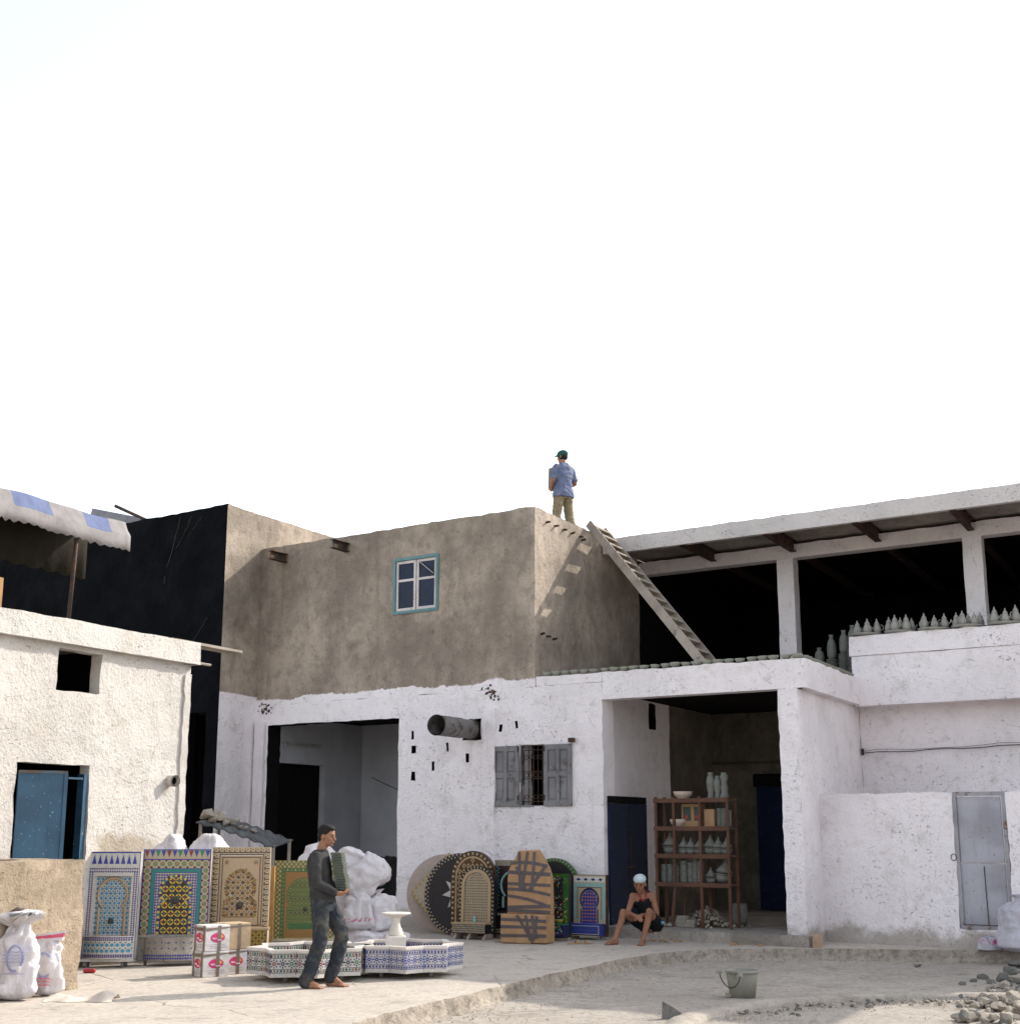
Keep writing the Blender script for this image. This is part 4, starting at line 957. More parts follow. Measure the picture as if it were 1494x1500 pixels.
# ================================================================== zellige wall fountains
PC = dict(white=(.55, .52, .475), cream=(.43, .345, .225), blue=(.03, .045, .27), lblue=(.05, .24, .38), purple=(.075, .055, .20), green=(.02, .19, .09), teal=(.012, .17, .15),
          yellow=(.62, .40, .03), black=(.014, .013, .016), red=(.20, .025, .03), brown=(.25, .115, .018), dbrown=(.075, .034, .010), beige=(.42, .295, .175), dgreen=(.030, .105, .018),
          turq=(.20, .40, .38), orange=(.58, .24, .05), navy=(.015, .018, .07), olive=(.25, .19, .03), grey=(.30, .28, .25), pink=(.36, .17, .105))
PAL = {}; PALM = []
for k, c in PC.items():
    n = NT('glaze_' + k, .32, .45); a = n.noise(60, 2, .6)
    PAL[k] = len(PALM); PALM.append(n.done(n.mix(n.step(a, .3, .7), mul(c, 1.15), mul(c, .82)), n.bump(n.noise(45, 2, .5), .25, .004)))
M['plasterb'] = flat('fountain_back_plaster', (.36, .33, .29), .9, .2, bump=.3)
M['spout'] = flat('dark_bronze', (.05, .045, .04), .45, .5, .3)
class Fountain:
    def __init__(s, name, label, xl, xr, row, az, tilt=-.05, z0=.0, cat='wall fountain', group=None):
        a, b = PX(xl, row, z0), PX((xl + xr) / 2, row, z0)
        u = azv(az); nn = Vector((u.y, -u.x, 0))
        def hit(px):
            x = (px - 747) / 2050.0; y = -(row - 750) / 2050.0
            d = Vector((x, math.cos(PITCH) - y * math.sin(PITCH), math.sin(PITCH) + y * math.cos(PITCH))); c = Vector((0, 0, CAM_H))
            return c + d * ((b - c).dot(nn) / d.dot(nn))
        l, r = hit(xl), hit(xr); s.w = (r - l).dot(u); c = (l + r) / 2; c.z = z0
        s.o = emp(name, c, (tilt, 0, math.atan2(u.y, u.x)), label, cat, group)
        s.m = MB(); s.W = s.w / 2
        s.dep = c.y
    def zpx(s, y): return CAM_H - (y - 1212) / 2101.0 * s.dep
    def part(s, name, mats, fn, parent=None, smooth=False, bevel=0):
        mb = MB(); fn(mb); return mb.build(name, mats, parent or s.o, smooth, base=(0, 0, 0), bevel=bevel)
    def slab(s, name, x0, x1, z0, z1, y0, y1, mat, bevel=.004, parent=None): return s.part(name, mat, lambda m: m.box(x0, x1, y0, y1, z0, z1), parent, bevel=bevel)
    # flat tiles; y = plane they lie on
    def t(s, pts, col, y): s.m.add([(p[0], y, p[1]) for p in pts], [tuple(range(len(pts)))], PAL[col])
    def rect(s, x0, x1, z0, z1, col, y): s.t([(x0, z0), (x1, z0), (x1, z1), (x0, z1)], col, y)
    def star(s, x, z, r, col, y, k=8, q=.62, a0=0):
        s.t([(x + (r if i % 2 == 0 else r * q) * math.cos(a0 + math.pi * i / k), z + (r if i % 2 == 0 else r * q) * math.sin(a0 + math.pi * i / k)) for i in range(2 * k)], col, y)
    def dia(s, x, z, r, col, y, k=1.0): s.t([(x - r, z), (x, z - r * k), (x + r, z), (x, z + r * k)], col, y)
    def lattice(s, x0, x1, z0, z1, c, fn, inside=lambda x, z: True, brick=False):
        nx = max(1, round((x1 - x0) / c)); nz = max(1, round((z1 - z0) / c)); cx, cz = (x1 - x0) / nx, (z1 - z0) / nz
        for j in range(nz):
            for i in range(nx):
                x = x0 + (i + .5) * cx; z = z0 + (j + .5) * cz
                if inside(x, z): fn(x, z, min(cx, cz), i, j)
    def band(s, path, w, cols, y, n=None, gap=.12):
        """short tiles following a path"""
        P = [Vector((p[0], p[1])) for p in path]; L = [0]
        for a, b in zip(P, P[1:]): L.append(L[-1] + (b - a).length)
        n = n or max(2, int(L[-1] / w))
        def at(q):
            i = 0
            while i < len(P) - 2 and q > L[i + 1]: i += 1
            f = (q - L[i]) / max(1e-9, L[i + 1] - L[i]); d = (P[i + 1] - P[i]).normalized(); return P[i].lerp(P[i + 1], f), Vector((-d.y, d.x))
        for k in range(n):
            a, na = at(L[-1] * (k + gap / 2) / n); b, nb = at(L[-1] * (k + 1 - gap / 2) / n)
            s.t([a - na * w / 2, b - nb * w / 2, b + nb * w / 2, a + na * w / 2], cols[k % len(cols)], y)
    def done(s):
        if s.m.f:
            o = s.m.build('tile_mosaic', PALM, s.o, base=(0, 0, 0), clean=False); o['kind'] = 'stuff'
        return s.o
    def tri(s, x, z0, z1, hw, col, y):
        o = s.part('triangle_tile', PALM[PAL[col]], lambda m: m.prism([(x - hw, z0), (x + hw, z0), (x, z1)], y - .003, y + .002))
    def castor(s, x, y):
        s.part('castor', M['grey_rubber'], lambda m: m.tube([(x - .015, y, .032), (x + .015, y, .032)], .032, 12), smooth=False)
M['grey_rubber'] = flat('castor_rubber', (.20, .20, .19), .7)
def keyhole(r, zc, zb, leg, k=18, top=1.0, a0=-48):
    """horseshoe arch outline, left foot -> over the top -> right foot"""
    pts = [(-leg, zb)]
    zn = zc + r * math.sin(R(a0))
    pts += [(-leg, zn - .02)]
    for i in range(k + 1):
        a = R(180 - a0 - (180 - 2 * a0) * i / k); pts.append((r * math.cos(a), zc + r * math.sin(a) * (top if math.sin(a) > 0 else 1)))
    pts += [(leg, zn - .02), (leg, zb)]
    return pts
def in_poly(pts):
    def f(x, z):
        c = False; n = len(pts)
        for i in range(n):
            (x1, z1), (x2, z2) = pts[i], pts[(i + 1) % n]
            if (z1 > z) != (z2 > z) and x < (x2 - x1) * (z - z1) / (z2 - z1) + x1: c = not c
        return c
    return f
def round_basin(F, w, z0, z1, dep, mat, bulge=1.0, n=20, ax=None):
    pts = [(-w / 2 + w * i / n, -dep * math.sin(math.pi * i / n) ** bulge) for i in range(n + 1)]
    def fn(m):
        v = [(x, y, z) for z in (z0, z1) for x, y in pts]; q = n + 1
        m.add(v, [(i, i + 1, q + i + 1, q + i) for i in range(n)] + [tuple(range(n, -1, -1)), tuple(range(q, 2 * q))])
    F.part('basin', mat, fn)
    return lambda x: -dep * math.sin(math.pi * min(1, max(0, (x + w / 2) / w))) ** bulge
def wrap(F, m0, ysurf):       # push tiles laid on y=0 since index m0 onto a curved basin front
    for v in F.m.v[m0:]: v.y += ysurf(v.x)

# ---- 1: white and blue fountain with light-blue stars
F = Fountain('mosaic_wall_fountain', 'white wall fountain with blue pennant tiles and pale blue star mosaic', 118, 196, 1417, 90)
W = F.W; T = F.zpx(1247)
F.slab('backboard', -W, W, .08, T, .03, .10, M['plasterb'])
fr = PALM[PAL['white']]
zn0, zn1 = .37, T - .30
F.part('frame', fr, lambda m: (m.box(-W, -W + .10, -.012, .03, .08, T), m.box(W - .10, W, -.012, .03, .08, T), m.box(-W + .10, W - .10, -.012, .03, zn1, T)))
F.rect(-W, W, T - .018, T, 'blue', -.0135)
for sx in (-1, 1): F.rect(sx * W - (.008 if sx > 0 else -.0), sx * W + (.008 if sx < 0 else 0), .08, T, 'blue', -.0135)
for i in range(8): F.tri(-W + .075 + (2 * W - .15) * i / 7, T - .15, T - .035, .028, 'blue', -.0125)
for z in (T - .21, T - .245): F.lattice(-W + .02, W - .02, z - .013, z + .013, .028, lambda x, z, c, i, j: F.rect(x - .01, x + .01, z - .010, z + .010, 'purple', -.0137))
for x in (-W + .035, -W + .065, W - .035, W - .065): F.lattice(x - .012, x + .012, .10, T - .24, .027, lambda x, z, c, i, j: F.rect(x - .009, x + .009, z - .010, z + .010, 'purple', -.0137))
F.rect(-W + .10, W - .10, zn0, zn1, 'white', .0285)
def lb(x, z, c, i, j):
    y = .0275
    F.star(x, z, c * .46, 'lblue', y); F.dia(x + c / 2, z + c / 2, c * .25, 'teal', y)
    F.dia(x + c / 2, z, c * .12, 'blue', y); F.dia(x, z + c / 2, c * .12, 'blue', y)
F.lattice(-W + .105, W - .11, zn0 + .01, zn1 - .005, .058, lb)
kh = keyhole(.185, .86, zn0, .165, top=1.15)
F.part('arch_moulding', PALM[PAL['beige']], lambda m: m.tube([(x, .020, z) for x, z in kh], .018, 6))
F.part('spout', M['spout'], lambda m: (m.ell((0, .0, .55), (.035, .03, .035), 10, 8), m.tube([(0, 0, .55), (0, -.06, .53)], .014, 8)), smooth=True)
ys = round_basin(F, 2 * W - .02, .10, .37, .20, fr, .6)
m0 = len(F.m.v)
def lb2(x, z, c, i, j): F.star(x, z, c * .46, 'lblue', -.003); F.dia(x + c / 2, z + c / 2, c * .18, 'dgreen', -.003); F.dia(x + c / 2, z, c * .10, 'lblue', -.003)
F.lattice(-W + .03, W - .03, .16, .30, .06, lb2)
for z in (.325, .35, .125, .145): F.lattice(-W + .02, W - .02, z - .011, z + .011, .026, lambda x, z, c, i, j: F.rect(x - .010, x + .010, z - .009, z + .009, 'purple', -.003))
wrap(F, m0, ys)
F.slab('base_board', -W, W, .065, .098, -.14, .10, fr)
for x, y in ((-W + .08, -.1), (W - .12, -.1), (-W + .08, .06), (W - .12, .06)): F.castor(x, y)
F.done()
# ---- 2: large fountain with coloured pennants and yellow-black keyhole
F = Fountain('mosaic_wall_fountain', 'blue-framed wall fountain with coloured pennants and yellow lozenge keyhole arch', 200, 301, 1414, 87)
W = F.W; T = F.zpx(1243.5); zb = .37
F.slab('backboard', -W, W, .05, T, .02, .10, M['plasterb'])
F.slab('tile_field', -W, W, zb - .05, T, 0, .02, PALM[PAL['cream']], bevel=0)
y = -.0015
F.rect(-W, W, T - .012, T, 'blue', y); F.rect(-W, -W + .014, zb, T, 'blue', y); F.rect(W - .014, W, zb, T, 'blue', y); F.rect(-W + .014, W - .014, T - .135, T - .12, 'blue', y)
for i, c in enumerate(['red', 'blue', 'green', 'blue', 'red', 'blue', 'green', 'blue', 'red', 'blue', 'green', 'blue']):
    F.tri(-W + .045 + (2 * W - .09) * i / 11, T - .015, T - .10, .030, c, -.0015)
def rose(x, z, c, i, j):
    F.star(x, z, c * .47, 'green', y); F.star(x, z, c * .33, 'cream', y - .001); F.star(x, z, c * .27, 'dgreen' if (i + j) % 2 else 'red', y - .002); F.dia(x, z, c * .12, 'yellow', y - .003)
    for a in range(4): F.dia(x + c * .5 * (1 if a % 2 else -1), z + c * .5 * (1 if a // 2 else -1), c * .20, 'red', y - .001)
F.lattice(-W + .02, W - .02, T - .225, T - .14, .088, rose)
for sx in (-1, 1): F.lattice(min(sx * (W - .02), sx * (W - .10)), max(sx * (W - .02), sx * (W - .10)), zb, T - .225, .085, rose)
gx = W - .115
for a, b, c_, d in ((-gx, gx, T - .29, T - .245), (-gx, -gx + .045, zb, T - .29), (gx - .045, gx, zb, T - .29)):
    F.rect(a - .008, b + .008, c_ - .008 if c_ > 1 else c_, d + .008 if c_ > 1 else d, 'blue', y); F.rect(a, b, c_, d, 'teal', y - .0015)
ox = gx - .052
F.rect(-ox, ox, zb, T - .30, 'cream', y)
KO = keyhole(.215, .90, zb, .225, k=20, a0=-52); KI = keyhole(.165, .90, zb, .175, k=20, a0=-50)
ino, ini = in_poly(KO), in_poly(KI)
F.lattice(-ox, ox, zb, T - .305, .034, lambda x, z, c, i, j: (F.star(x, z, c * .48, 'blue', y - .001, 4, .82)), lambda x, z: not ino(x, z))
F.t([p for p in KO], 'blue', y - .0012); 
F.band(keyhole(.192, .90, zb, .20, k=24, a0=-51), .032, ['yellow', 'black', 'yellow', 'green'], y - .0024)
F.t([p for p in KI], 'black', y - .0024)
def loz(x, z, c, i, j):
    yy = y - .0036; h = c / 2
    F.dia(x, z, h * .30, 'red' if (i + j) % 2 else 'teal', yy - .001, 1.3)
    for a, b in ((1, 1), (1, -1), (-1, 1), (-1, -1)):
        F.t([(x, z + b * h * .99), (x + a * h * .22, z + b * h * .42), (x + a * h * .99, z), (x + a * h * .62, z + b * h * .72)], 'yellow', yy)
F.lattice(-.17, .17, zb, 1.08, .095, loz, lambda x, z: in_poly(KI)(x * 1.12, z))
F.part('spout', M['spout'], lambda m: (m.prism([(-.05, .74), (.05, .74), (.06, .80), (0, .84), (-.06, .80)], -.03, -.006), m.ell((0, -.03, .77), (.03, .03, .03), 8, 6)))
ys = round_basin(F, 2 * W - .16, .06, .335, .24, M['concrete'], .45)
F.slab('basin_side', -W, -W + .16, .06, .33, -.05, 0, M['concrete'], 0); F.slab('basin_side', W - .16, W, .06, .33, -.05, 0, M['concrete'], 0)
F.part('basin_lip', PALM[PAL['grey']], lambda m: m.box(-W, W, -.06, 0, .336, .365))
m0 = len(F.m.v)
for z in (.085, .12): F.lattice(-W + .09, W - .09, z - .014, z + .014, .03, lambda x, z, c, i, j: F.rect(x - .011, x + .011, z - .011, z + .011, 'blue', -.003))
F.lattice(-W + .12, W - .12, .17, .31, .085, lambda x, z, c, i, j: F.dia(x, z, .012, 'blue', -.003))
wrap(F, m0, ys)
for x in (-W + .1, W - .1): F.castor(x, .02)
F.done()
# ---- 3: brown and cream fountain with stepped key border
F = Fountain('mosaic_wall_fountain', 'cream wall fountain with brown stepped border and dark round spout', 304, 390, 1410, 86)
W = F.W; T = F.zpx(1240.5); zb = .43
F.slab('backboard', -W, W, .07, T, .02, .10, M['plasterb']); F.slab('tile_field', -W, W, zb - .05, T, 0, .02, PALM[PAL['beige']], bevel=0)
y = -.0015
for a, b, c_, d in ((-W, W, T - .085, T), (-W, -W + .085, zb, T - .085), (W - .085, W, zb, T - .085)): F.rect(a, b, c_, d, 'cream', y)
def key(x, z, c, i, j):
    h = c / 2; yy = y - .0012
    F.rect(x - h, x + h, z - h, z - h * .55, 'dbrown', yy); F.rect(x - h, x - h * .45, z - h * .5, z + h * .1, 'dbrown', yy); F.rect(x - h * .1, x + h * .45, z + h * .05, z + h * .6, 'brown', yy); F.rect(x - h, x - h * .5, z + h * .55, z + h, 'brown', yy)
F.lattice(-W, W, T - .075, T - .01, .066, key)
F.lattice(-W + .008, -W + .076, zb, T - .085, .066, key); F.lattice(W - .076, W - .008, zb, T - .085, .066, key)
for g, col in ((.088, 'dbrown'), (.125, 'dbrown')):
    x1 = W - g; z1 = T - g
    for a, b, c_, d in ((-x1, x1, z1 - .011, z1), (-x1, -x1 + .011, zb + .02, z1), (x1 - .011, x1, zb + .02, z1), (-x1, x1, zb + .02, zb + .031)): F.rect(a, b, c_, d, col, y - .0012)
x1 = W - .104; z1 = T - .104
F.rect(-x1 - .004, x1 + .004, z1 - .008, z1 + .002, 'white', y - .001)
KI = keyhole(.185, .92, zb + .13, .20, k=22, top=1.2, a0=-50)
F.t(KI, 'cream', y - .001)
F.band(KI, .042, ['dbrown', 'brown', 'dbrown', 'olive'], y - .0025, gap=.35); F.band(KI, .010, ['brown'], y - .003, gap=0)
F.rect(-.20, .20, zb + .125, zb + .14, 'brown', y - .0025)
def bs_(x, z, c, i, j):
    yy = y - .002; F.star(x, z, c * .48, 'dbrown' if (i + j) % 2 else 'brown', yy); F.dia(x + c / 2, z + c / 2, c * .30, 'brown', yy)
    F.dia(x + c / 2, z, c * .11, 'dbrown', yy); F.dia(x, z + c / 2, c * .11, 'dbrown', yy)
F.lattice(-.19, .19, zb + .13, 1.16, .064, bs_, in_poly(KI))
for sx in (-1, 1):
    F.star(sx * .19, T - .195, .034, 'brown', y - .001); F.star(sx * .19, T - .195, .020, 'beige', y - .002); F.star(sx * .19, T - .195, .012, 'dbrown', y - .003)
F.part('spout', M['spout'], lambda m: m.ell((0, -.012, .705), (.045, .02, .045), 14, 8), smooth=True)
F.part('basin', M['plasterb'], lambda m: m.box(-W + .0, W + .02, -.22, 0, .08, .40)); F.part('basin_lip', PALM[PAL['beige']], lambda m: m.box(-W - .01, W + .03, -.235, 0, .401, .435), bevel=.006)
F.rect(-W, W + .02, .08, .40, 'olive', -.222)
def bc(x, z, c, i, j):
    F.star(x, z, c * .46, 'brown' if (i + j) % 2 else 'dbrown', -.2235, 4, .8); F.dia(x + c / 2, z + c / 2, c * .16, 'olive', -.2235)
F.lattice(-W + .005, W + .015, .09, .395, .040, bc)
for x in (-W + .1, W - .08): F.castor(x, -.15); F.castor(x, .06)
F.done()
# ---- 4: green fountain behind the walking man
F = Fountain('mosaic_wall_fountain', 'green and brown wall fountain with round arch behind the walking man', 397, 488, 1403, 86)
W = F.W; T = F.zpx(1259.5); zb = .24
F.slab('backboard', -W, W, .05, T, .02, .10, M['plasterb']); F.slab('tile_field', -W, W, zb - .05, T, 0, .02, PALM[PAL['olive']], bevel=0)
y = -.0015
def gc(x, z, c, i, j): F.star(x, z, c * .44, 'dgreen' if (i + j) % 2 else 'cream', y - .001, 4, .8); F.dia(x + c / 2, z + c / 2, c * .15, 'brown', y - .001)
for a, b, c_, d in ((-W, W, T - .095, T), (-W, -W + .095, zb, T - .095), (W - .095, W, zb, T - .095)): F.lattice(a, b, c_, d, .031, gc)
g = W - .10
for a, b, c_, d in ((-g, g, T - .15, T - .10), (-g, -g + .05, zb + .0, T - .15), (g - .05, g, zb, T - .15)):
    F.rect(a, b, c_, d, 'dgreen', y - .001); F.lattice(a, b, c_, d, .05, lambda x, z, c, i, j: F.dia(x, z, .014, 'cream' if i % 2 else 'olive', y - .002))
F.rect(-g + .05, g - .05, zb + .02, T - .15, 'brown', y)
KI = keyhole(.235, .80, zb + .12, .225, k=22, a0=-35)
F.t(KI, 'dgreen', y - .001); F.band(keyhole(.215, .80, zb + .12, .205, k=22, a0=-35), .018, ['olive', 'dgreen'], y - .002)
def gs(x, z, c, i, j):
    F.star(x, z, c * .48, 'olive', y - .003); F.star(x, z, c * .30, 'dgreen' if (i * 3 + j) % 3 else 'black', y - .004); F.dia(x + c / 2, z + c / 2, c * .18, 'brown', y - .003); F.dia(x + c / 2, z, c * .09, 'cream', y - .003)
F.lattice(-.2, .2, zb + .13, 1.02, .058, gs, in_poly([(p[0] * .86, (p[1] - .8) * .86 + .8) for p in KI]))
F.part('spout', M['spout'], lambda m: m.ell((.02, -.012, .62), (.028, .02, .028), 12, 8), smooth=True)
F.part('basin', M['plasterb'], lambda m: m.box(-W, W, -.20, 0, .05, .215)); F.part('basin_lip', PALM[PAL['cream']], lambda m: m.box(-W, W, -.21, 0, .216, .245))
F.lattice(-W, W, .06, .21, .036, lambda x, z, c, i, j: F.star(x, z, c * .38, 'dgreen' if (i + j) % 2 else 'brown', -.2015, 4, .8))
F.done()
p = PX(393, 1406, 0); mb = MB(); mb.box(-.055, .03, -.03, .05, 0, 1.18)
o = mb.build('wooden_crate_side', flat('orange_crate_wood', (.42, .22, .07), .8, var=.25, sc_=9), base=(0, 0, 0)); o.location = p + Vector((.0, .1, 0)); o.name = 'upright_board'; tag(o, 'orange-brown board stood upright between cream and green fountains', 'board')

# ================================================================== row along the shaded facade
AZF = 119
# plain discs
def disc(name, label, cx, cy, rpx, row, tilt, mat, edge=None, thick=.05, cat='table top', az=AZF):
    b = PX(cx, row, 0); dep = b.y; r = rpx * (b.y * .9755 + .3) / 2050.0
    u = azv(az); o = emp(name, b, (tilt, 0, math.atan2(u.y, u.x)), label, cat); return o, r
M['slab'] = flat('pinkish_cast_slab', (.40, .325, .28), .9, .2, var=.12, sc_=5, bump=.2)
o, r = disc('round_slab', 'plain pinkish round slab leaning at the back of the row', 649, 1320, 55, 1367, -.16, M['slab'], az=96)
MBd = MB(); MBd.prism([(r * math.cos(2 * math.pi * k / 64), r + r * math.sin(2 * math.pi * k / 64)) for k in range(64)], 0, .045); MBd.build('slab', M['slab'], o, base=(0, 0, 0), bevel=.006)
o, r = disc('round_slab', 'darker round slab mostly hidden behind the plain pinkish one', 646, 1322, 50, 1362, -.16, M['slab'], az=98)
MBd = MB(); MBd.prism([(r * math.cos(2 * math.pi * k / 48), r + r * math.sin(2 * math.pi * k / 48)) for k in range(48)], 0, .045); MBd.build('slab', flat('dark_cast_slab', (.12, .115, .11)), o, base=(0, 0, 0))
# square panel on its corner
b = PX(642, 1372, 0); u = azv(AZF)
F = Fountain('mosaic_table_top', 'square tile panel standing on its corner behind the dark round table top', 610, 690, 1369, AZF, -.12, cat='table top')
h = .66; zc_ = .64
sq = [(-h, zc_), (0, zc_ - h * .98), (h, zc_), (0, zc_ + h * .98)]
F.part('panel', PALM[PAL['cream']], lambda m: m.prism(sq, 0, .05)); F.band(sq + [sq[0]], .03, ['yellow', 'cream', 'olive'], -.002)
F.band([(p[0] * .9, zc_ + (p[1] - zc_) * .9) for p in sq + [sq[0]]], .02, ['turq', 'grey'], -.002); F.done()
# dark round table top with a star left open
F = Fountain('mosaic_table_top', 'dark round mosaic table top with a jagged white star at its centre', 617, 720, 1371, AZF, -.10, cat='table top')
r = F.w / 2 * .98; circ = lambda q, n=64: [(q * math.cos(2 * math.pi * k / n), r + q * math.sin(2 * math.pi * k / n)) for k in range(n + 1)]
F.part('top', PALM[PAL['black']], lambda m: m.prism(circ(r)[:-1], 0, .05)); 
F.band(circ(r * .965), .030, ['navy', 'cream'], -.002, n=110, gap=.25); F.band(circ(r * .90), .022, ['cream', 'black'], -.002, n=110, gap=.35)
F.lattice(-r, r, 0, 2 * r, .036, lambda x, z, c, i, j: F.star(x, z, c * .30, 'dbrown' if (i + j) % 2 else 'navy', -.002, 4, .7), lambda x, z: (x * x + (z - r) ** 2) < (r * .85) ** 2)
F.part('white_star', PALM[PAL['white']], lambda m: m.prism([((.30 if k % 2 == 0 else .15) * math.cos(math.pi * k / 8 + .15), r + .02 + (.30 if k % 2 == 0 else .15) * math.sin(math.pi * k / 8 + .15)) for k in range(16)], -.012, -.003))
F.done()
# tall brown arch panel
F = Fountain('mosaic_arch_panel', 'tall brown and cream arched mosaic panel behind the arched fountain', 659, 723, 1374, AZF, -.02, cat='mosaic panel')
W = F.W; T = F.zpx(1246); zc_ = T - W
def archp(q, zb=.02, n=24): return [(-q, zb)] + [(q * math.cos(math.pi - math.pi * k / n), zc_ + q * math.sin(math.pi - math.pi * k / n)) for k in range(n + 1)] + [(q, zb)]
F.part('panel', PALM[PAL['dbrown']], lambda m: m.prism(archp(W)[::-1], 0, .08))
F.band(archp(W * .90), .040, ['cream', 'dbrown'], -.002, gap=.3); F.band(archp(W * .76), .026, ['beige'], -.002, gap=0); F.band(archp(W * .99), .012, ['black'], -.002, gap=0)
F.lattice(-W * .7, W * .7, zc_ - .5, T - .1, .085, lambda x, z, c, i, j: (F.dia(x, z, c * .46, 'beige', -.002, 1.2), F.dia(x, z, c * .24, 'dbrown', -.003, 1.2)), in_poly(archp(W * .66)))
F.done()
# arched fountain
F = Fountain('mosaic_wall_fountain', 'cream arched wall fountain with dense dark star mosaic and checked basin', 671, 722.5, 1376, AZF, -.03)
W = F.W; T = F.zpx(1267); zc_ = T - W; zb = .25
F.part('panel', PALM[PAL['black']], lambda m: m.prism(archp(W, .08)[::-1], 0, .09))
F.band(archp(W * .93, .1), .030, ['cream', 'black'], -.002, gap=.3)
F.part('moulding', PALM[PAL['beige']], lambda m: m.ring([(x, z) for x, z in archp(W * .84, zb)], [(x, z) for x, z in archp(W * .68, zb)], -.018, .0))
F.t(archp(W * .66, zb)[::-1], 'cream', -.002)
F.lattice(-W * .66, W * .66, zb, T, .040, lambda x, z, c, i, j: (F.star(x, z, c * .36, 'black', -.003, 8, .55), F.dia(x + c / 2, z + c / 2, c * .17, 'navy', -.003), F.dia(x + c / 2, z, c * .08, 'dbrown', -.003)), in_poly(archp(W * .62, zb)))
F.part('basin', PALM[PAL['black']], lambda m: m.box(-W, W * .9, -.20, -.001, .09, .225)); F.part('basin_lip', PALM[PAL['beige']], lambda m: m.box(-W - .01, W * .92, -.21, -.001, .226, .25))
F.lattice(-W + .005, W * .9 - .005, .095, .222, .034, lambda x, z, c, i, j: (F.rect(x - .012, x + .012, z - .012, z + .012, 'cream' if (i + j) % 3 else 'grey', -.2015)))
F.part('cup', PALM[PAL['turq']], lambda m: m.lathe([(.018, .251), (.026, .256), (.022, .32), (.014, .35)], 10, (.03, -.1, 0)))
for x in (-W + .04, -W * .1, W * .8): F.part('foot', M['slab'], lambda m: m.hexa([(x - .03, -.19, 0), (x + .01, -.19, 0), (x + .01, .08, 0), (x - .03, .08, 0), (x + .0, -.16, .088), (x + .035, -.16, .088), (x + .035, .06, .088), (x, .06, .088)]))
F.done()
# small patterned box beside it
F = Fountain('mosaic_planter', 'small dark mosaic box between round table top and arched fountain', 657, 671, 1369, AZF, 0, cat='planter')
W = F.W; T = .52
F.slab('box', -W, W, .10, T, 0, .12, PALM[PAL['dbrown']]); F.lattice(-W, W, .12, T, .06, lambda x, z, c, i, j: (F.dia(x, z, c * .45, 'cream', -.002, 1.3), F.dia(x, z, c * .24, 'dbrown', -.003, 1.3)))
for x in (-W + .02, W - .02): F.slab('foot', x - .015, x + .015, 0, .10, .0, .12, M['slab'])
F.done()
# dark fountain with turquoise ring arch
F = Fountain('mosaic_wall_fountain', 'black wall fountain with turquoise horseshoe arch half hidden by the wrapped one', 723, 778, 1375, AZF, -.03)
W = F.W; T = F.zpx(1259)
F.slab('panel', -W, W, .06, T, 0, .09, PALM[PAL['black']])
F.lattice(-W, W, T - .09, T, .033, lambda x, z, c, i, j: F.rect(x - .013, x + .013, z - .013, z + .013, 'cream' if (i + j) % 2 else 'grey', -.002))
for sx in (-1, 1): F.lattice(min(sx * W, sx * (W - .09)), max(sx * W, sx * (W - .09)), .42, T - .09, .03, lambda x, z, c, i, j: F.rect(x - .011, x + .011, z - .011, z + .011, 'turq' if (i + j) % 2 else 'navy', -.002))
F.lattice(-W + .1, W - .1, .46, T - .1, .036, lambda x, z, c, i, j: F.star(x, z, c * .28, 'dbrown' if j % 2 else 'red', -.002, 4, .7))
F.part('arch_ring', PALM[PAL['turq']], lambda m: m.tube([(x, -.008, z) for x, z in keyhole(.21, .80, .46, .17, k=22, a0=-48)], .018, 6))
F.slab('basin', -W, W, .07, .40, -.18, -.001, PALM[PAL['black']]); F.lattice(-W, W, .34, .39, .05, lambda x, z, c, i, j: F.dia(x, z, .02, 'white', -.182, 1.2)); F.lattice(-W, W, .16, .33, .034, lambda x, z, c, i, j: F.star(x, z, c * .26, 'dbrown', -.182, 4, .7)); F.lattice(-W, W, .08, .15, .034, lambda x, z, c, i, j: F.rect(x - .012, x + .012, z - .012, z + .012, 'cream' if (i + j) % 2 else 'grey', -.182))
F.slab('foot_board', -W, W, 0, .062, -.12, .08, M['wood'])
F.done()
# cardboard-wrapped fountain
F = Fountain('wrapped_fountain', 'arched fountain wrapped in brown cardboard criss-crossed with dark tape', 743, 807, 1382, AZF - 8, -.02, cat='wrapped fountain')
W = F.W; T = F.zpx(1244.5)
M['card'] = cloth('corrugated_cardboard', (.40, .24, .13)); M['tape'] = flat('brown_parcel_tape', (.075, .062, .065), .35, .5)
sh = [(-W, .42), (-W, T - .42), (-W * .93, T - .28), (-W * .62, T - .10), (-W * .5, T - .01), (W * .35, T), (W * .5, T - .07), (W * .85, T - .28), (W * .96, T - .42), (W, .42)]
F.part('upper_wrapping', M['card'], lambda m: m.prism(sh[::-1], -.01, .16), bevel=.012)
F.part('lower_wrapping', M['card'], lambda m: (m.bevbox(-W - .03, -W * .4, -.20, .16, .005, .419, .012), m.bevbox(-W * .395, W * .3, -.205, .16, .0, .419, .012), m.bevbox(W * .305, W, -.195, .16, .01, .419, .012)))
rt = random.Random(8)
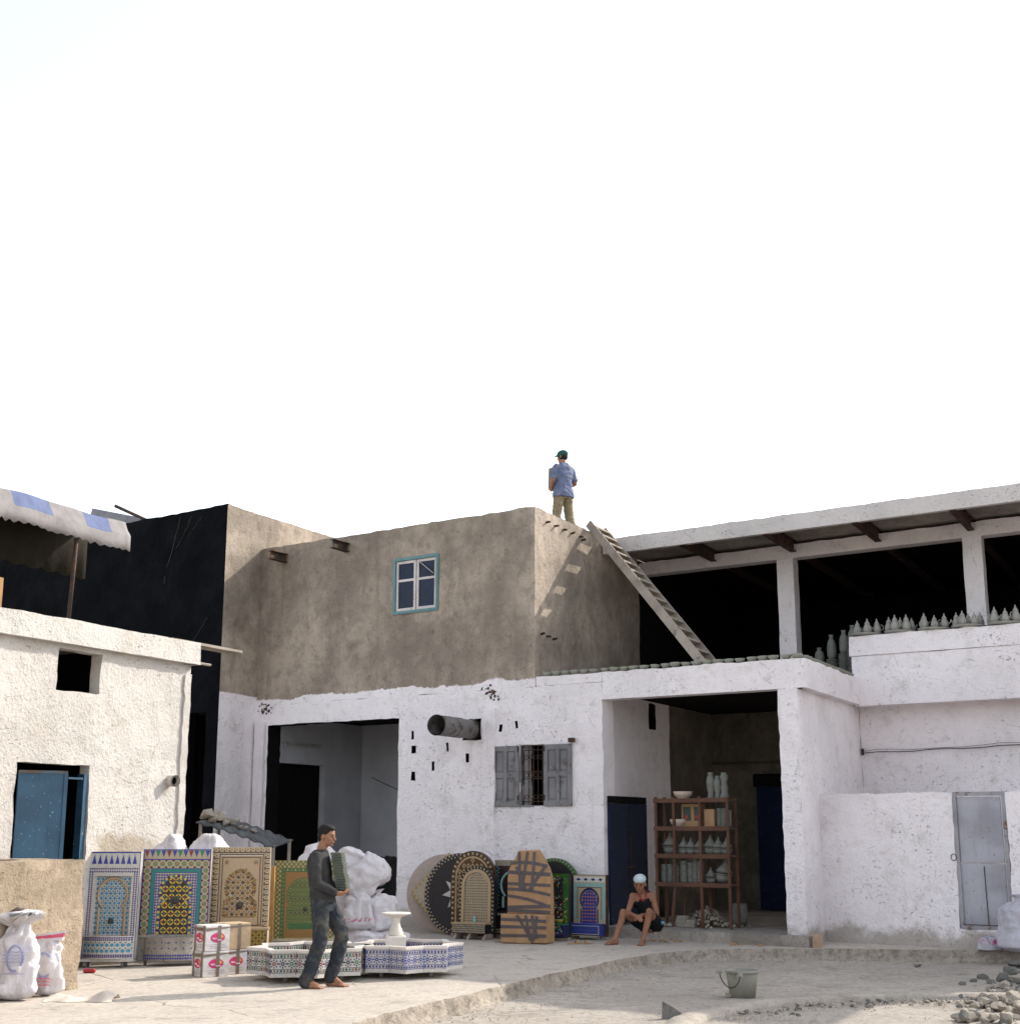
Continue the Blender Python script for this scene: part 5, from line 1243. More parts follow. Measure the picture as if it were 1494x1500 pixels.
def strip(a, b, wd, yy, bend=0.0):
    n = 8; q = []
    for k in range(n + 1):
        f = k / n; x = a[0] + (b[0] - a[0]) * f; z = a[1] + (b[1] - a[1]) * f + bend * math.sin(math.pi * f)
        q.append(Vector((x, z)))
    d = (q[-1] - q[0]).normalized(); nn = Vector((-d.y, d.x)) * wd / 2
    def fn(m):
        for k in range(n): m.add([(q[k].x - nn.x, yy, q[k].y - nn.y), (q[k + 1].x - nn.x, yy, q[k + 1].y - nn.y), (q[k + 1].x + nn.x, yy, q[k + 1].y + nn.y), (q[k].x + nn.x, yy, q[k].y + nn.y)], [(0, 1, 2, 3)])
    F.part('tape', M['tape'], fn)
yy = -.0125
for i, (za, zb_, wd, bd) in enumerate(((T - .20, T - .24, .05, .03), (T - .33, T - .36, .055, .0), (T - .50, T - .52, .045, .0), (T - .58, T - .66, .045, .02), (T - .68, T - .84, .045, .03), (T - .85, T - .82, .05, 0), (.47, .45, .05, 0))):
    lim = W * (.86 if za > T - .3 else .99); strip((-lim, za), (lim, zb_), wd, yy - .0008 * i, bd)
for i, (a, b) in enumerate((((-.16, T - .03), (-.14, T - .58)), ((-.02, T - .03), (-.12, T - .60)), ((.09, T - .03), (.05, T - .58)), ((.26, T - .24), (.0, T - .60)), ((-.20, T - .25), (-.05, T - .60)))): strip(a, b, .045, yy - .007 - .0008 * i)
for i, (za, zb_, wd) in enumerate(((.345, .33, .045), (.24, .235, .045), (.11, .12, .045))): strip((-W - .028, za), (W - .002, zb_), wd, -.2068 - .0008 * i)
for i, (a, b) in enumerate((((-.12, .41), (.14, .03)), ((.02, .41), (.10, .05)), ((.12, .41), (.2, .08)), ((.20, .40), (.14, .06)))): strip(a, b, .045, -.2105 - .0008 * i)
F.done()
# dark green arch behind, then green floral panel
F = Fountain('mosaic_arch_panel', 'dark green arched panel mostly hidden behind the wrapped fountain', 775, 846, 1370, AZF, -.03, cat='mosaic panel')
W = F.W; T = F.zpx(1256); zc_ = T - W
F.part('panel', PALM[PAL['dgreen']], lambda m: m.prism(archp(W)[::-1], 0, .08)); F.band(archp(W * .95), .03, ['grey', 'dgreen'], -.002, gap=.2); F.part('panel_face', PALM[PAL['black']], lambda m: m.prism(archp(W * .88)[::-1], -.004, -.001)); F.done()
F = Fountain('mosaic_wall_fountain', 'dark green wall fountain painted with scattered flowers and a small bowl', 790, 833, 1378, AZF, -.03)
W = F.W; T = F.zpx(1278)
F.slab('panel', -W, W, .05, T, 0, .09, PALM[PAL['black']]); F.slab('border', W - .10, W, .26, T, -.006, -.001, PALM[PAL['dgreen']], 0); F.slab('border', -W, W - .101, T - .06, T, -.006, -.001, PALM[PAL['dgreen']], 0)
rf = random.Random(3)
for k in range(300):
    x, z = rf.uniform(-W + .02, W - .02), rf.uniform(.28, T - .03); F.star(x, z, rf.uniform(.006, .017), rf.choice(['green', 'green', 'dgreen', 'yellow', 'white', 'red', 'lblue', 'orange']), -.0075, rf.choice([3, 4, 5]), .5, rf.uniform(0, 6))
F.slab('basin', -W, W, .06, .235, -.17, -.001, PALM[PAL['navy']])
for k in range(110):
    x, z = rf.uniform(-W + .02, W - .02), rf.uniform(.08, .22); F.star(x, z, rf.uniform(.008, .02), rf.choice(['green', 'green', 'dgreen', 'yellow', 'white', 'red', 'teal', 'orange']), -.172, rf.choice([3, 4, 5]), .5, rf.uniform(0, 6))
F.slab('basin_lip', -W, W, .236, .255, -.18, -.001, PALM[PAL['green']])
F.part('bowl', PALM[PAL['olive']], lambda m: m.lathe([(.03, 0), (.04, .0), (.06, .03), (.07, .06), (.062, .062), (.02, .02)], 16, (W - .12, -.09, .256)), smooth=True)
F.slab('foot_board', -W, W, 0, .048, -.12, .08, M['wood']); F.done()
# blue and gold fountain by the door
F = Fountain('mosaic_wall_fountain', 'blue and gold wall fountain with turquoise border beside the blue door', 840, 887, 1376, AZF, -.03)
W = F.W; T = F.zpx(1280.5)
F.slab('backboard', -W - .012, W + .012, .04, T + .008, .004, .09, M['rust']); F.slab('panel', -W, W, .22, T, -.002, .004, PALM[PAL['cream']], 0)
y = -.0035
F.rect(-W + .01, W - .01, T - .105, T - .02, 'white', y)
for i in range(4):
    x = -W + .085 + (2 * W - .17) * i / 3
    F.dia(x, T - .063, .042, 'blue', y - .001, .55); F.dia(x, T - .063, .022, 'navy', y - .002, 1.1)
for a, b, c_, d in ((-W + .01, W - .01, T - .175, T - .12), (-W + .01, -W + .06, .30, T - .175), (W - .06, W - .01, .30, T - .175), (-W + .06, -W + .11, .27, .30), (W - .11, W - .06, .27, .30)):
    F.rect(a, b, c_, d, 'turq', y); F.lattice(a, b, c_, d, .026, lambda x, z, c, i, j: F.dia(x, z, .006, 'white', y - .001))
for a, b, c_, d in ((-W + .065, W - .065, T - .19, T - .18), (-W + .065, -W + .075, .30, T - .19), (W - .075, W - .065, .30, T - .19)): F.rect(a, b, c_, d, 'dbrown', y)
KO = keyhole(.168, .59, .24, .155, k=20, a0=-50, top=1.08); KI = keyhole(.138, .59, .24, .132, k=20, a0=-48, top=1.02)
F.t(KO[::-1], 'navy', y - .001); F.t(KI[::-1], 'blue', y - .002); F.band(KI, .008, ['grey'], y - .003, gap=0)
F.lattice(-.14, .14, .25, .76, .050, lambda x, z, c, i, j: (F.star(x, z, c * .30, 'orange', y - .004, 8, .8), F.star(x + c / 2, z + c / 2, c * .24, 'purple', y - .004, 4, .5), F.dia(x + c / 2, z, c * .12, 'red', y - .004), F.dia(x, z + c / 2, c * .12, 'lblue', y - .004)), in_poly([(p[0] * .92, p[1]) for p in KI]))
F.part('spout', M['spout'], lambda m: m.ell((0, -.012, .42), (.016, .012, .016), 8, 6))
F.slab('basin', -W - .03, W - .01, .05, .215, -.20, -.003, PALM[PAL['blue']]); F.slab('basin_lip', -W - .035, W, .216, .235, -.205, -.003, PALM[PAL['blue']], .003)
for a, b, c_, d in ((-W - .02, W - .02, .200, .207), (-W - .02, -W - .012, .085, .200), (W - .028, W - .02, .085, .200), (-W - .02, W - .02, .078, .085)): F.rect(a, b, c_, d, 'white', -.202)
F.lattice(-W, W - .04, .09, .195, .046, lambda x, z, c, i, j: (F.star(x, z, c * .33, 'navy', -.202, 8, .6), F.dia(x + c / 2, z + c / 2, c * .18, 'lblue', -.202), F.dia(x, z, c * .12, 'cream', -.203)))
F.rect(-W - .02, W - .02, .058, .074, 'black', -.202); F.rect(-W - .02, W - .02, .05, .06, 'cream', -.202)
for x in (-W + .03, W - .08): F.slab('foot', x, x + .05, 0, .049, -.15, .05, M['wood'])
F.done()
F = Fountain('leaning_slab', 'narrow stone-backed board leaning behind the blue and gold fountain', 884, 897, 1370, AZF, -.04, cat='board')
F.slab('board', -F.W, F.W, 0, .95, 0, .05, M['concrete']); F.done()
# worn slippers in front of them
for k, (x, rz, w) in enumerate(((842, .3, 'flat tan slipper on the ground before the green floral fountain'), (856, .1, 'flat pale slipper on the ground before the blue and gold fountain'))):
    p = PX(x, 1383.5, 0); mb = MB(); mb.lathe([(.05, 0), (.055, .006), (.05, .014)], 16)
    for v in mb.v: v.x *= 2.3 + .5 * (v.x > 0)
    so = emp('slipper', p, (0, 0, rz), w, 'slipper'); mb.build('sole', M['carton'], so, base=(0, 0, 0))
    mb = MB(); mb.tube([(.03, -.05, .01), (.04, -.03, .05), (.04, .03, .05), (.03, .05, .01)], [.03] * 4, 8, flat=.25); mb.build('strap', M['carton'], so, base=(0, 0, 0))
p = PX(737, 1381, 0); mb = MB(); mb.box(-.12, .12, -.04, .04, 0, .035); o = mb.build('wood_block', M['wood'], base=(0, 0, 0)); o.location = p; tag(o, 'small wood block under the black and turquoise fountain', 'wood block')

# ================================================================== star-shaped basins
def star_basin(name, label, c, Rr, rot, z0, z1, cols, seed):
    o = emp(name, c, (0, 0, rot), label, 'fountain basin')
    q = .80; n = 8; wl = .07
    def pt(r, k): rr = r if k % 2 == 0 else r * q; a = math.pi * k / n; return Vector((rr * math.cos(a), rr * math.sin(a), 0))
    wh = PALM[PAL['white']]
    mb = MB(); N = 2 * n
    for k in range(N):
        a, b = pt(Rr, k), pt(Rr, (k + 1) % N); ai, bi = pt(Rr - wl, k), pt(Rr - wl, (k + 1) % N)
        Z = lambda p, z: Vector((p.x, p.y, z))
        mb.add([Z(a, z0), Z(b, z0), Z(b, z1), Z(a, z1)], [(0, 1, 2, 3)]); mb.add([Z(bi, z0 + .06), Z(ai, z0 + .06), Z(ai, z1), Z(bi, z1)], [(0, 1, 2, 3)])
    mb.poly([(*pt(Rr, k).xy, z0) for k in range(N)]); mb.poly([(*pt(Rr - wl, k).xy, z0 + .06) for k in range(N)])
    mb.build('body', wh, o, base=(0, 0, 0), clean=True)
    mb = MB()
    for k in range(N):
        a, b = pt(Rr + .012, k), pt(Rr + .012, (k + 1) % N); ai, bi = pt(Rr - wl - .012, k), pt(Rr - wl - .012, (k + 1) % N); t = .028
        mb.hexa([Vector((p.x, p.y, z)) for z in (z1 + .001, z1 + t) for p in (a, b, bi, ai)])
    mb.build('rim', flat('white_marble_rim', (.66, .60, .55), .5, .4, var=.08), o, base=(0, 0, 0), clean=False)
    mo = MB()
    def face_tiles(a, b, inner):
        L = (b - a).length; d = (b - a) / L; nn = Vector((d.y, -d.x, 0)); nn = -nn if inner else nn
        if not inner and nn.dot((a + b) / 2) < 0: nn = -nn
        if inner and nn.dot((a + b) / 2) > 0: nn = -nn
        P = lambda u, z, e=.002: a + d * u + nn * e + Vector((0, 0, z))
        def rect(u0, u1, za, zb_, col, e=.002): mo.add([P(u0, za, e), P(u1, za, e), P(u1, zb_, e), P(u0, zb_, e)], [(0, 1, 2, 3)], PAL[col])
        def star(u, z, r, col, e): mo.add([P(u + (r if i % 2 == 0 else r * .62) * math.cos(math.pi * i / 8), z + (r if i % 2 == 0 else r * .62) * math.sin(math.pi * i / 8), e) for i in range(16)], [tuple(range(16))], PAL[col])
        H = z1 - z0
        zs = [(z1 - .065, z1 - .015), (z0 + .045, z0 + .09)] if not inner else [(z0 + .10, z1 - .01)]
        for za, zb_ in zs:
            rect(.006, L - .006, za, za + .006, cols[0]); rect(.006, L - .006, zb_ - .006, zb_, cols[0])
            m_ = max(2, int(L / .036))
            for i in range(m_):
                u = L * (i + .5) / m_; rect(u - .011, u + .011, za + .011, zb_ - .011, cols[i % 2 + 1] if i % 3 else cols[0], .003)
        if not inner:
            za, zb_ = z0 + .098, z1 - .073; zc_ = (za + zb_) / 2; c_ = zb_ - za; m_ = max(1, round(L / c_))
            for i in range(m_):
                u = L * (i + .5) / m_; cc = cols[3 + i % len(cols[3:])]
                for k in range(8):
                    aa = math.pi * k / 4; rr = c_ * .43
                    star(u + rr * math.cos(aa) * .95, zc_ + rr * math.sin(aa), c_ * .12, cols[0], .002)
                star(u, zc_, c_ * .30, cc, .003); star(u, zc_, c_ * .10, 'white', .004); rect(u - c_ * .5 - .008, u - c_ * .5 + .008, zc_ - .008, zc_ + .008, cols[0])
            rect(.0, .006, z0 + .03, z1, cols[0], .003)
    for k in range(N):
        face_tiles(pt(Rr, k), pt(Rr, (k + 1) % N), False); face_tiles(pt(Rr - wl, k), pt(Rr - wl, (k + 1) % N), True)
    mm = mo.build('tile_mosaic', PALM, o, base=(0, 0, 0), clean=False); mm['kind'] = 'stuff'
    for k in range(4):
        p = pt(Rr * .62, 4 * k + 2); mb = MB(); mb.tube([(p.x - .02, p.y, z0 / 2), (p.x + .02, p.y, z0 / 2)], z0 / 2, 12); mb.build('castor', M['grey_rubber'], o, base=(0, 0, 0))
    return o
star_basin('star_basin', 'white star-shaped basin with multicoloured rosette tiles behind the walking man', Vector((-2.30, 16.88, 0)), .72, .25, .07, .335, ['navy', 'green', 'brown', 'red', 'navy', 'green'], 1)
star_basin('star_basin', 'star-shaped basin with blue and cream tiles holding a white pedestal', Vector((-1.22, 17.32, 0)), .66, .05, .07, .335, ['blue', 'purple', 'navy', 'blue', 'blue'], 2)
PD = emp('fountain_pedestal', Vector((-1.36, 17.36, .13)), (0, 0, .1), 'white stone pedestal with a shallow dish standing in the blue basin', 'pedestal')
M['marble'] = flat('white_pedestal_stone', (.66, .61, .54), .7, .3, var=.08, sc_=12, bump=.15)
for nm, f in (('plinth', lambda m: m.bevbox(-.12, .12, -.12, .12, 0, .31, .012)), ('baluster', lambda m: m.lathe([(.085, .31), (.088, .33), (.078, .37), (.055, .42), (.046, .455), (.052, .49), (.062, .515), (.064, .52)], 20)), ('dish', lambda m: m.lathe([(.07, .52), (.075, .525), (.14, .545), (.172, .556), (.176, .566), (.168, .574), (.12, .566), (.03, .562)], 28))):
    mb = MB(); f(mb); mb.build(nm, M['marble'], PD, nm != 'plinth', base=(0, 0, 0))

# ================================================================== cartons
M['wcard'] = cloth('white_carton', (.66, .62, .60), .7); M['pinkp'] = flat('pink_print', (.55, .04, .16), .6); M['yelp'] = flat('yellow_print', (.70, .42, .06), .6); M['greyp'] = flat('grey_print', (.22, .20, .20), .7); M['whp'] = flat('white_print', (.75, .70, .70), .6); M['tapeb'] = flat('packing_tape', (.20, .155, .12), .4, .45)
cr = math.atan2(.61, .79)
def carton(label, c, w, d, h, white=True, rot=cr, logo=True):
    o = emp('carton', c, (0, 0, rot), label, 'carton', None)
    m_ = M['wcard'] if white else flat('tan_carton', (.47, .34, .21), .8)
    mb = MB(); mb.bevbox(-w / 2, w / 2, -d / 2, d / 2, 0, h, .006); mb.build('box', m_, o, base=(0, 0, 0))
    def face(kind):
        if kind == 'r': return lambda u, z, e: (w * .5 * 0 + u, -d / 2 - e, z), w
        return lambda u, z, e: (-w / 2 - e, -u, z), d
    for kind in ('r', 'l'):
        P, L = face(kind)
        def pl_(name, pts, mat, e):
            mb = MB(); mb.poly([P(u, z, e) for u, z in pts]); mb.build(name, mat, o, base=(0, 0, 0), clean=False)
        if white and logo:
            cz = h * .52; el = lambda a, b, k=24, a0=0, a1=6.283: [(a * math.cos(a0 + (a1 - a0) * i / k), cz + b * math.sin(a0 + (a1 - a0) * i / k)) for i in range(k + (a1 < 6))]
            pl_('printed_oval', el(L * .30, h * .19), M['pinkp'], .0015)
            pl_('printed_sun', [(L * .02, cz + h * .15)] + [(L * .02 + L * .22 * math.sin(a), cz + h * .0 + h * .15 * math.cos(a)) for a in (.4, .8, 1.2, 1.6)] + [(L * .12, cz + .0)], M['yelp'], .0022)
            mb = MB(); pts = [P(-L * .22 + L * .40 * k / 26, cz - h * .03 - h * .06 * (k > 12) + h * .035 * math.sin(k * 1.9), .003) for k in range(27)]
            mb.tube(pts[:12], .0035, 4); mb.tube(pts[13:], .0035, 4); mb.build('printed_script', M['whp'], o, base=(0, 0, 0))
            for z in (.12, .18, .25): pl_('printed_line', [(-L * .3, h * z), (L * .3, h * z), (L * .3, h * z + .004), (-L * .3, h * z + .004)], M['greyp'], .0015)
        x0 = (-L * .36, L * .36) if kind == 'l' else (0.02,)
        for x in x0: pl_('tape', [(x - .022, .002), (x + .022, .002), (x + .022, h - .002), (x - .022, h - .002)], M['tapeb'], .003)
        pl_('tape', [(-L / 2 + .002, h * .78), (L / 2 - .002, h * .78 + (.03 if kind == 'r' else 0)), (L / 2 - .002, h * .93), (-L / 2 + .002, h * .90)], M['tapeb'], .0036)
    return o
c0 = PX(297, 1433, 0); ux = Vector((math.cos(cr), math.sin(cr), 0)); uy = Vector((-math.sin(cr), math.cos(cr), 0))
cc = c0 + ux * .16 + uy * .15
carton('white carton with pink oval print, under another beside the pennant fountain', cc, .32, .30, .285)
carton('white carton with pink oval print, stacked on top of its twin', cc + Vector((.003, .002, .287)), .31, .30, .29, rot=cr + .03)
c2 = cc + ux * .335 + uy * .13
carton('white carton with pink oval print, under the plain tan carton', c2, .29, .30, .285, rot=cr - .08)
carton('plain tan taped carton on top of a white printed one', c2 + Vector((.0, .0, .287)), .33, .32, .295, False, rot=cr - .05)

# ================================================================== sacks
def mk_sack(name, base=(.66, .62, .63), print_=None):
    n = NT(name, .6, .35); c = n.mix(n.step(n.noise(3, 4, .6), .35, .75), base, mul(base, .78))
    if print_:
        z = n.sep(n.co)[2]; f = n.math('MULTIPLY', n.step(n.noise(22, 3, .7), .5, .56), n.math('MULTIPLY', n.step(z, print_[1], print_[1] + .02), n.math('SUBTRACT', 1.0, n.step(z, print_[2], print_[2] + .02))))
        c = n.mix(f, c, print_[0])
    cr_ = n.noise(3.2, 6, .62, dist=.6)
    return n.done(c, n.bump(n.math('ADD', cr_, n.math('MULTIPLY', n.noise(120, 2, .5), .05)), .9, .06))
M['sack'] = mk_sack('woven_plastic_sack'); M['sackp'] = mk_sack('printed_plastic_sack', print_=((.50, .08, .16), .12, .17)); M['sackl'] = mk_sack('lilac_plastic_sack', (.52, .50, .56))
def sack_mesh(w, d, h, seed, neck=True, mat=None, flop=0.0):
    mb = MB(); n, m = 52, 40; vs = []
    for i in range(m + 1):
        v = i / m
        for k in range(n):
            a = 2 * math.pi * k / n
            ca, sa = math.cos(a), math.sin(a); e = .72
            x = w / 2 * math.copysign(abs(ca) ** e, ca); y = d / 2 * math.copysign(abs(sa) ** e, sa)
            pr = (min(1, v / .10) ** .45) * (1 - .10 * v)
            if neck:
                if v > .74: q = (v - .74) / .26; nk = .14 if neck is True else neck; pr *= 1 - (1 - nk) * min(1, q / .62) ** 1.5 if q < .62 else nk + (.26 + .5 * (nk > .2)) * (q - .62) / .38
            else: pr *= (min(1, (1 - v) / .16) ** .55)
            z = h * v
            if neck not in (True, False) and v > .80:
                w_ = (v - .80) / .20; qn = Vector((math.cos(a) * 2.1, math.sin(a) * 2.1, seed)); pr *= 1 + w_ * .75 * noise.noise(qn); z += h * .16 * w_ * (noise.noise(qn * 1.7) + .2)
            p = Vector((x * pr, y * pr, z)); sd = Vector((seed * 7.7, seed * 1.3, 0))
            nz = noise.noise(p * 4.5 + sd) * .06 + noise.noise(p * 10 + sd) * .026 + noise.cell(p * 6 + sd) * .012
            rg = (1 - abs(noise.noise(Vector((p.x * 9, p.y * 9, p.z * 3)) + sd))) ** 4 * .045
            r = math.hypot(p.x, p.y) + 1e-6
            k2 = (nz - rg) * min(1, r / .08) * min(1, v * 8 + .1)
            p.x += p.x / r * k2; p.y += p.y / r * k2; p.z += nz * .5 * (v > .15) * (v < .99)
            p.x += flop * max(0, v - .5) ** 2 * 1.2
            if p.z < 0: p.z = 0
            vs.append(p)
    rs = random.Random(seed * 13 + 1); ctr = Vector((0, 0, h * .45))
    for _ in range(14):
        nn = Vector((rs.gauss(0, 1) , rs.gauss(0, 1), rs.gauss(.15, .8))).normalized()
        ext = max((p - ctr).dot(nn) for p in vs); c_ = ext * (rs.uniform(.86, .97) if h < 1.2 else rs.uniform(.94, .99))
        for p in vs:
            e = (p - ctr).dot(nn) - c_
            if e > 0 and p.z > .01 and not (neck and p.z > h * .8): p -= nn * e * .9
    fs = [(i * n + k, i * n + (k + 1) % n, (i + 1) * n + (k + 1) % n, (i + 1) * n + k) for i in range(m) for k in range(n)]
    fs += [tuple(range(n - 1, -1, -1)), tuple(range(m * n, (m + 1) * n))]
    mb.add(vs, fs); return mb.mesh('sack', mat or M['sack'], smooth=True)
def sack(label, p, w, d, h, seed, rot=(0, 0, 0), neck=True, mat=None, flop=0, group=None):
    o = obj('sack', sack_mesh(w, d, h, seed, neck, mat, flop), p, rot=rot); return tag(o, label, 'sack', group)
gs_ = None
pb = PX(552, 1384, 0)
sack('bluish sack lying flat at the bottom of the heap beside the pedestal', PX(560, 1397, 0) + Vector((.05, .55, 0)), .62, .5, .26, 1, (0, 0, .3), False)
sack('plump pale sack at the bottom of the heap behind the walking man', PX(522, 1398, 0) + Vector((.05, .5, 0)), .62, .5, .28, 2, (0, 0, -.1), False)
sack('full white sack upright in the heap nearest the pedestal', PX(560, 1397, 0) + Vector((-.05, .62, .25)), .50, .40, .58, 3, (0, -.16, .2), True)
sack('white sack printed with faint red letters in the middle of the heap', PX(522, 1398, 0) + Vector((-.02, .55, .27)), .44, .36, .60, 4, (0, -.04, 0), True, M['sackp'])
sack('large white sack slumped across the top of the heap', PX(522, 1398, 0) + Vector((-.22, .66, .78)), .52, .48, .70, 5, (0, .85, .05), False)
sack('white sack folded at the peak of the heap behind the stack of tiles', PX(500, 1398, 0) + Vector((-.02, .85, .97)), .56, .46, .44, 6, (0, .30, .1), False)
sack('white sack under the heap peak, hidden mostly by the walking man', PX(487, 1398, 0) + Vector((.0, .95, 0)), .60, .50, .98, 7, (0, 0, 0), False)
sack('white sack rising behind the green fountain', PX(455, 1394, 0) + Vector((0, .5, 0)), .62, .5, 1.50, 8, (0, 0, .2), False)
sack('bulging white sack behind the coloured pennants, lit by the sun', Vector((-4.55, 19.35, 0)), .60, .48, 1.64, 9, (0, 0, .3), False)
sack('bulging white sack behind the cream fountain corner, lit by the sun', Vector((-4.08, 19.45, 0)), .62, .48, 1.66, 10, (0, 0, -.2), False)
# cement bags by the tan wall
M['cembag'] = mk_sack('printed_paper_bag', (.70, .66, .63), ((.35, .34, .50), .22, .42)); M['pinkb'] = flat('pink_bag_band', (.60, .10, .17), .7); M['bprint'] = flat('bag_print_blue', (.30, .31, .47), .8); M['gprint'] = flat('bag_print_green', (.12, .30, .14), .8)
def cement_bag(label, p, w, d, h, seed, rot, open_):
    o = emp('cement_bag', p, rot, label, 'bag')
    me = sack_mesh(w, d, h, seed, .42 if open_ else False, M['sack']); body = obj('bag', me, (0, 0, 0), o)
    yb = -d / 2 - .012
    if not open_:
        def fold(z0, z1, e, m_, nm):
            q = MB(); q.hexa([(-w * .36 - w * .06 * z0, -.03 * (1 - z0) - e, h * (.90 + .10 * z0)), (w * .40 + w * .07 * z0, -.03 * (1 - z0) - e, h * (.92 + .17 * z0)), (w * .40 + w * .07 * z0, .03 * (1 - z0) + e, h * (.92 + .17 * z0)), (-w * .36 - w * .06 * z0, .03 * (1 - z0) + e, h * (.90 + .10 * z0)),
                                 (-w * .36 - w * .06 * z1, -.03 * (1 - z1) - e, h * (.90 + .10 * z1)), (w * .40 + w * .07 * z1, -.03 * (1 - z1) - e, h * (.92 + .17 * z1)), (w * .40 + w * .07 * z1, .03 * (1 - z1) + e, h * (.92 + .17 * z1)), (-w * .36 - w * .06 * z1, .03 * (1 - z1) + e, h * (.90 + .10 * z1))]); q.build(nm, m_, o, base=(0, 0, 0))
        fold(0, .98, .006, M['sack'], 'folded_top'); fold(.32, .72, .0085, M['pinkb'], 'pink_band')
    for r in (.13, .115):
        mb = MB(); mb.tube([(r * .62 * math.cos(a) + .02, yb + .0 + .02 * abs(math.cos(a)), h * .52 + r * math.sin(a)) for a in [k * math.pi / 14 for k in range(29)]], .005, 4); mb.build('printed_ring', M['bprint'], o, base=(0, 0, 0))
    for z in (.34, .48, .52, .56, .60) if open_ else (.20, .25, .30):
        mb = MB(); mb.tube([(-w * .22 + i * w * .06, yb - .002, h * z + .004 * math.sin(i * 2.3)) for i in range(9)], .0045, 4); mb.build('printed_line', M['bprint'] if open_ else M['pinkb'], o, base=(0, 0, 0))
    if not open_:
        mb = MB()
        mb.ell((-w * .25, yb + .012, h * .76), (.03, .006, .022), 8, 4); mb.build('printed_leaf', M['gprint'], o, base=(0, 0, 0))
    return o
cement_bag('upright white paper bag with pink folded top and blue ring print', PX(60, 1461, 0) + Vector((.0, .10, 0)), .40, .22, .60, 21, (.0, .0, -.08), False)
cement_bag('open white paper bag with gathered mouth and grey lettering', PX(14, 1468, 0) + Vector((0, .10, 0)), .46, .30, .80, 22, (0, 0, .1), True)
mb = MB(); me_n = 26; g = []
p0 = PX(112, 1467, 0)
for i in range(me_n + 1):
    row = []
    for j in range(11):
        x = -.30 + .68 * i / me_n; y = (j / 10 - .5) * .34; h = .055 * math.sin(math.pi * j / 10) * (.6 + .4 * math.sin(i * .35)) + .035 * noise.noise(Vector((x * 7, y * 9, 2))) * math.sin(math.pi * j / 10) + .03 * math.exp(-((i - 22) / 4) ** 2) * math.sin(math.pi * j / 10)
        row.append(Vector((x, y + .03 * math.sin(i * .5), max(.004, h + .004))))
    g.append(row)
for i in range(me_n):
    for j in range(10): mb.add([g[i][j], g[i + 1][j], g[i + 1][j + 1], g[i][j + 1]], [(0, 1, 2, 3)])
o = mb.build('empty_sack', cloth('empty_sack_cloth', (.62, .54, .46)), smooth=True, base=(0, 0, 0)); o.location = p0 + Vector((0, .05, 0)); tag(o, 'empty cream sack crumpled flat on the ground by the paper bags', 'sack')
# plastic bags by the grey door
p = LQ(1.98, -.28, 0)
sack('big lilac-white plastic sack propped beside the grey metal door', p, .62, .5, .78, 31, (0, .0, .4), True, M['sackl'])
sack('small crumpled plastic bag with pink print at the grey door', LQ(1.52, -.22, 0), .36, .28, .20, 32, (0, 0, .2), False, mk_sack('pink_print_bag', (.50, .48, .53), ((.45, .06, .20), .08, .15)))
mb = MB(); mb.bevbox(-.07, .07, -.03, .03, 0, .05, .015); o = mb.build('red_can', flat('red_scrap', (.35, .03, .04)), base=(0, 0, 0)); o.location = PX(137, 1426, 0) + Vector((-.05, 0, 0)); o.name = 'crushed_can'; tag(o, 'crushed red can under the white and blue fountain', 'can')
# ================================================================== people
class Blob(MB):
    def cap(s, a, ra, b, rb, n=14):
        a, b = Vector(a), Vector(b); s.tube([a, b], [ra, rb], n); s.ell(a, (ra,) * 3, n, 8); s.ell(b, (rb,) * 3, n, 8); return s
    def chain(s, pts):       # [(p, r), ...]
        for (a, ra), (b, rb) in zip(pts, pts[1:]): s.cap(a, ra, b, rb)
        return s
    def loft(s, rings, n=24):  # (center, half width along y, half depth along x, tilt)
        vs = []
        for c, ry, rx in rings:
            for k in range(n):
                t = 2 * math.pi * k / n; e = .85
                vs.append(Vector(c) + Vector((rx * math.copysign(abs(math.cos(t)) ** e, math.cos(t)), ry * math.copysign(abs(math.sin(t)) ** e, math.sin(t)), 0)))
        m = len(rings)
        fs = [(i * n + k, i * n + (k + 1) % n, (i + 1) * n + (k + 1) % n, (i + 1) * n + k) for i in range(m - 1) for k in range(n)]
        fs += [tuple(range(n - 1, -1, -1)), tuple(range((m - 1) * n, m * n))]
        return s.add(vs, fs)
    def grow(s, name, mat, parent, voxel=.009, sm=4, wr=0.0, cut=None, sc_=14, seed=0):
        """fuse the volumes into one continuous skin"""
        me = s.mesh(name, mat, clean=False)
        o = bpy.data.objects.new(name, me); COL.objects.link(o)
        r = o.modifiers.new('r', 'REMESH'); r.mode = 'VOXEL'; r.voxel_size = voxel
        k = o.modifiers.new('s', 'SMOOTH'); k.iterations = sm; k.factor = .5
        dg = bpy.context.evaluated_depsgraph_get(); m2 = bpy.data.meshes.new_from_object(o.evaluated_get(dg), depsgraph=dg)
        o.modifiers.clear(); o.data = m2; bpy.data.meshes.remove(me)
        if wr or cut:
            bm = bmesh.new(); bm.from_mesh(m2); bm.normal_update()
            if wr:
                for v in bm.verts:
                    q = v.co * sc_ + Vector((seed * 5.1, 0, 0)); d = (1 - abs(noise.noise(Vector((q.x * .7, q.y * .7, q.z * 1.2))))) ** 3 - .45
                    v.co += v.normal * (wr * d + wr * .5 * noise.noise(q * 1.7))
            if cut:
                bmesh.ops.delete(bm, geom=[f for f in bm.faces if cut(f.calc_center_median())], context='FACES')
            bm.to_mesh(m2); bm.free()
        m2.materials.clear(); m2.materials.append(mat)
        m2.polygons.foreach_set('use_smooth', [True] * len(m2.polygons)); o.name = name; o.parent = parent
        return o
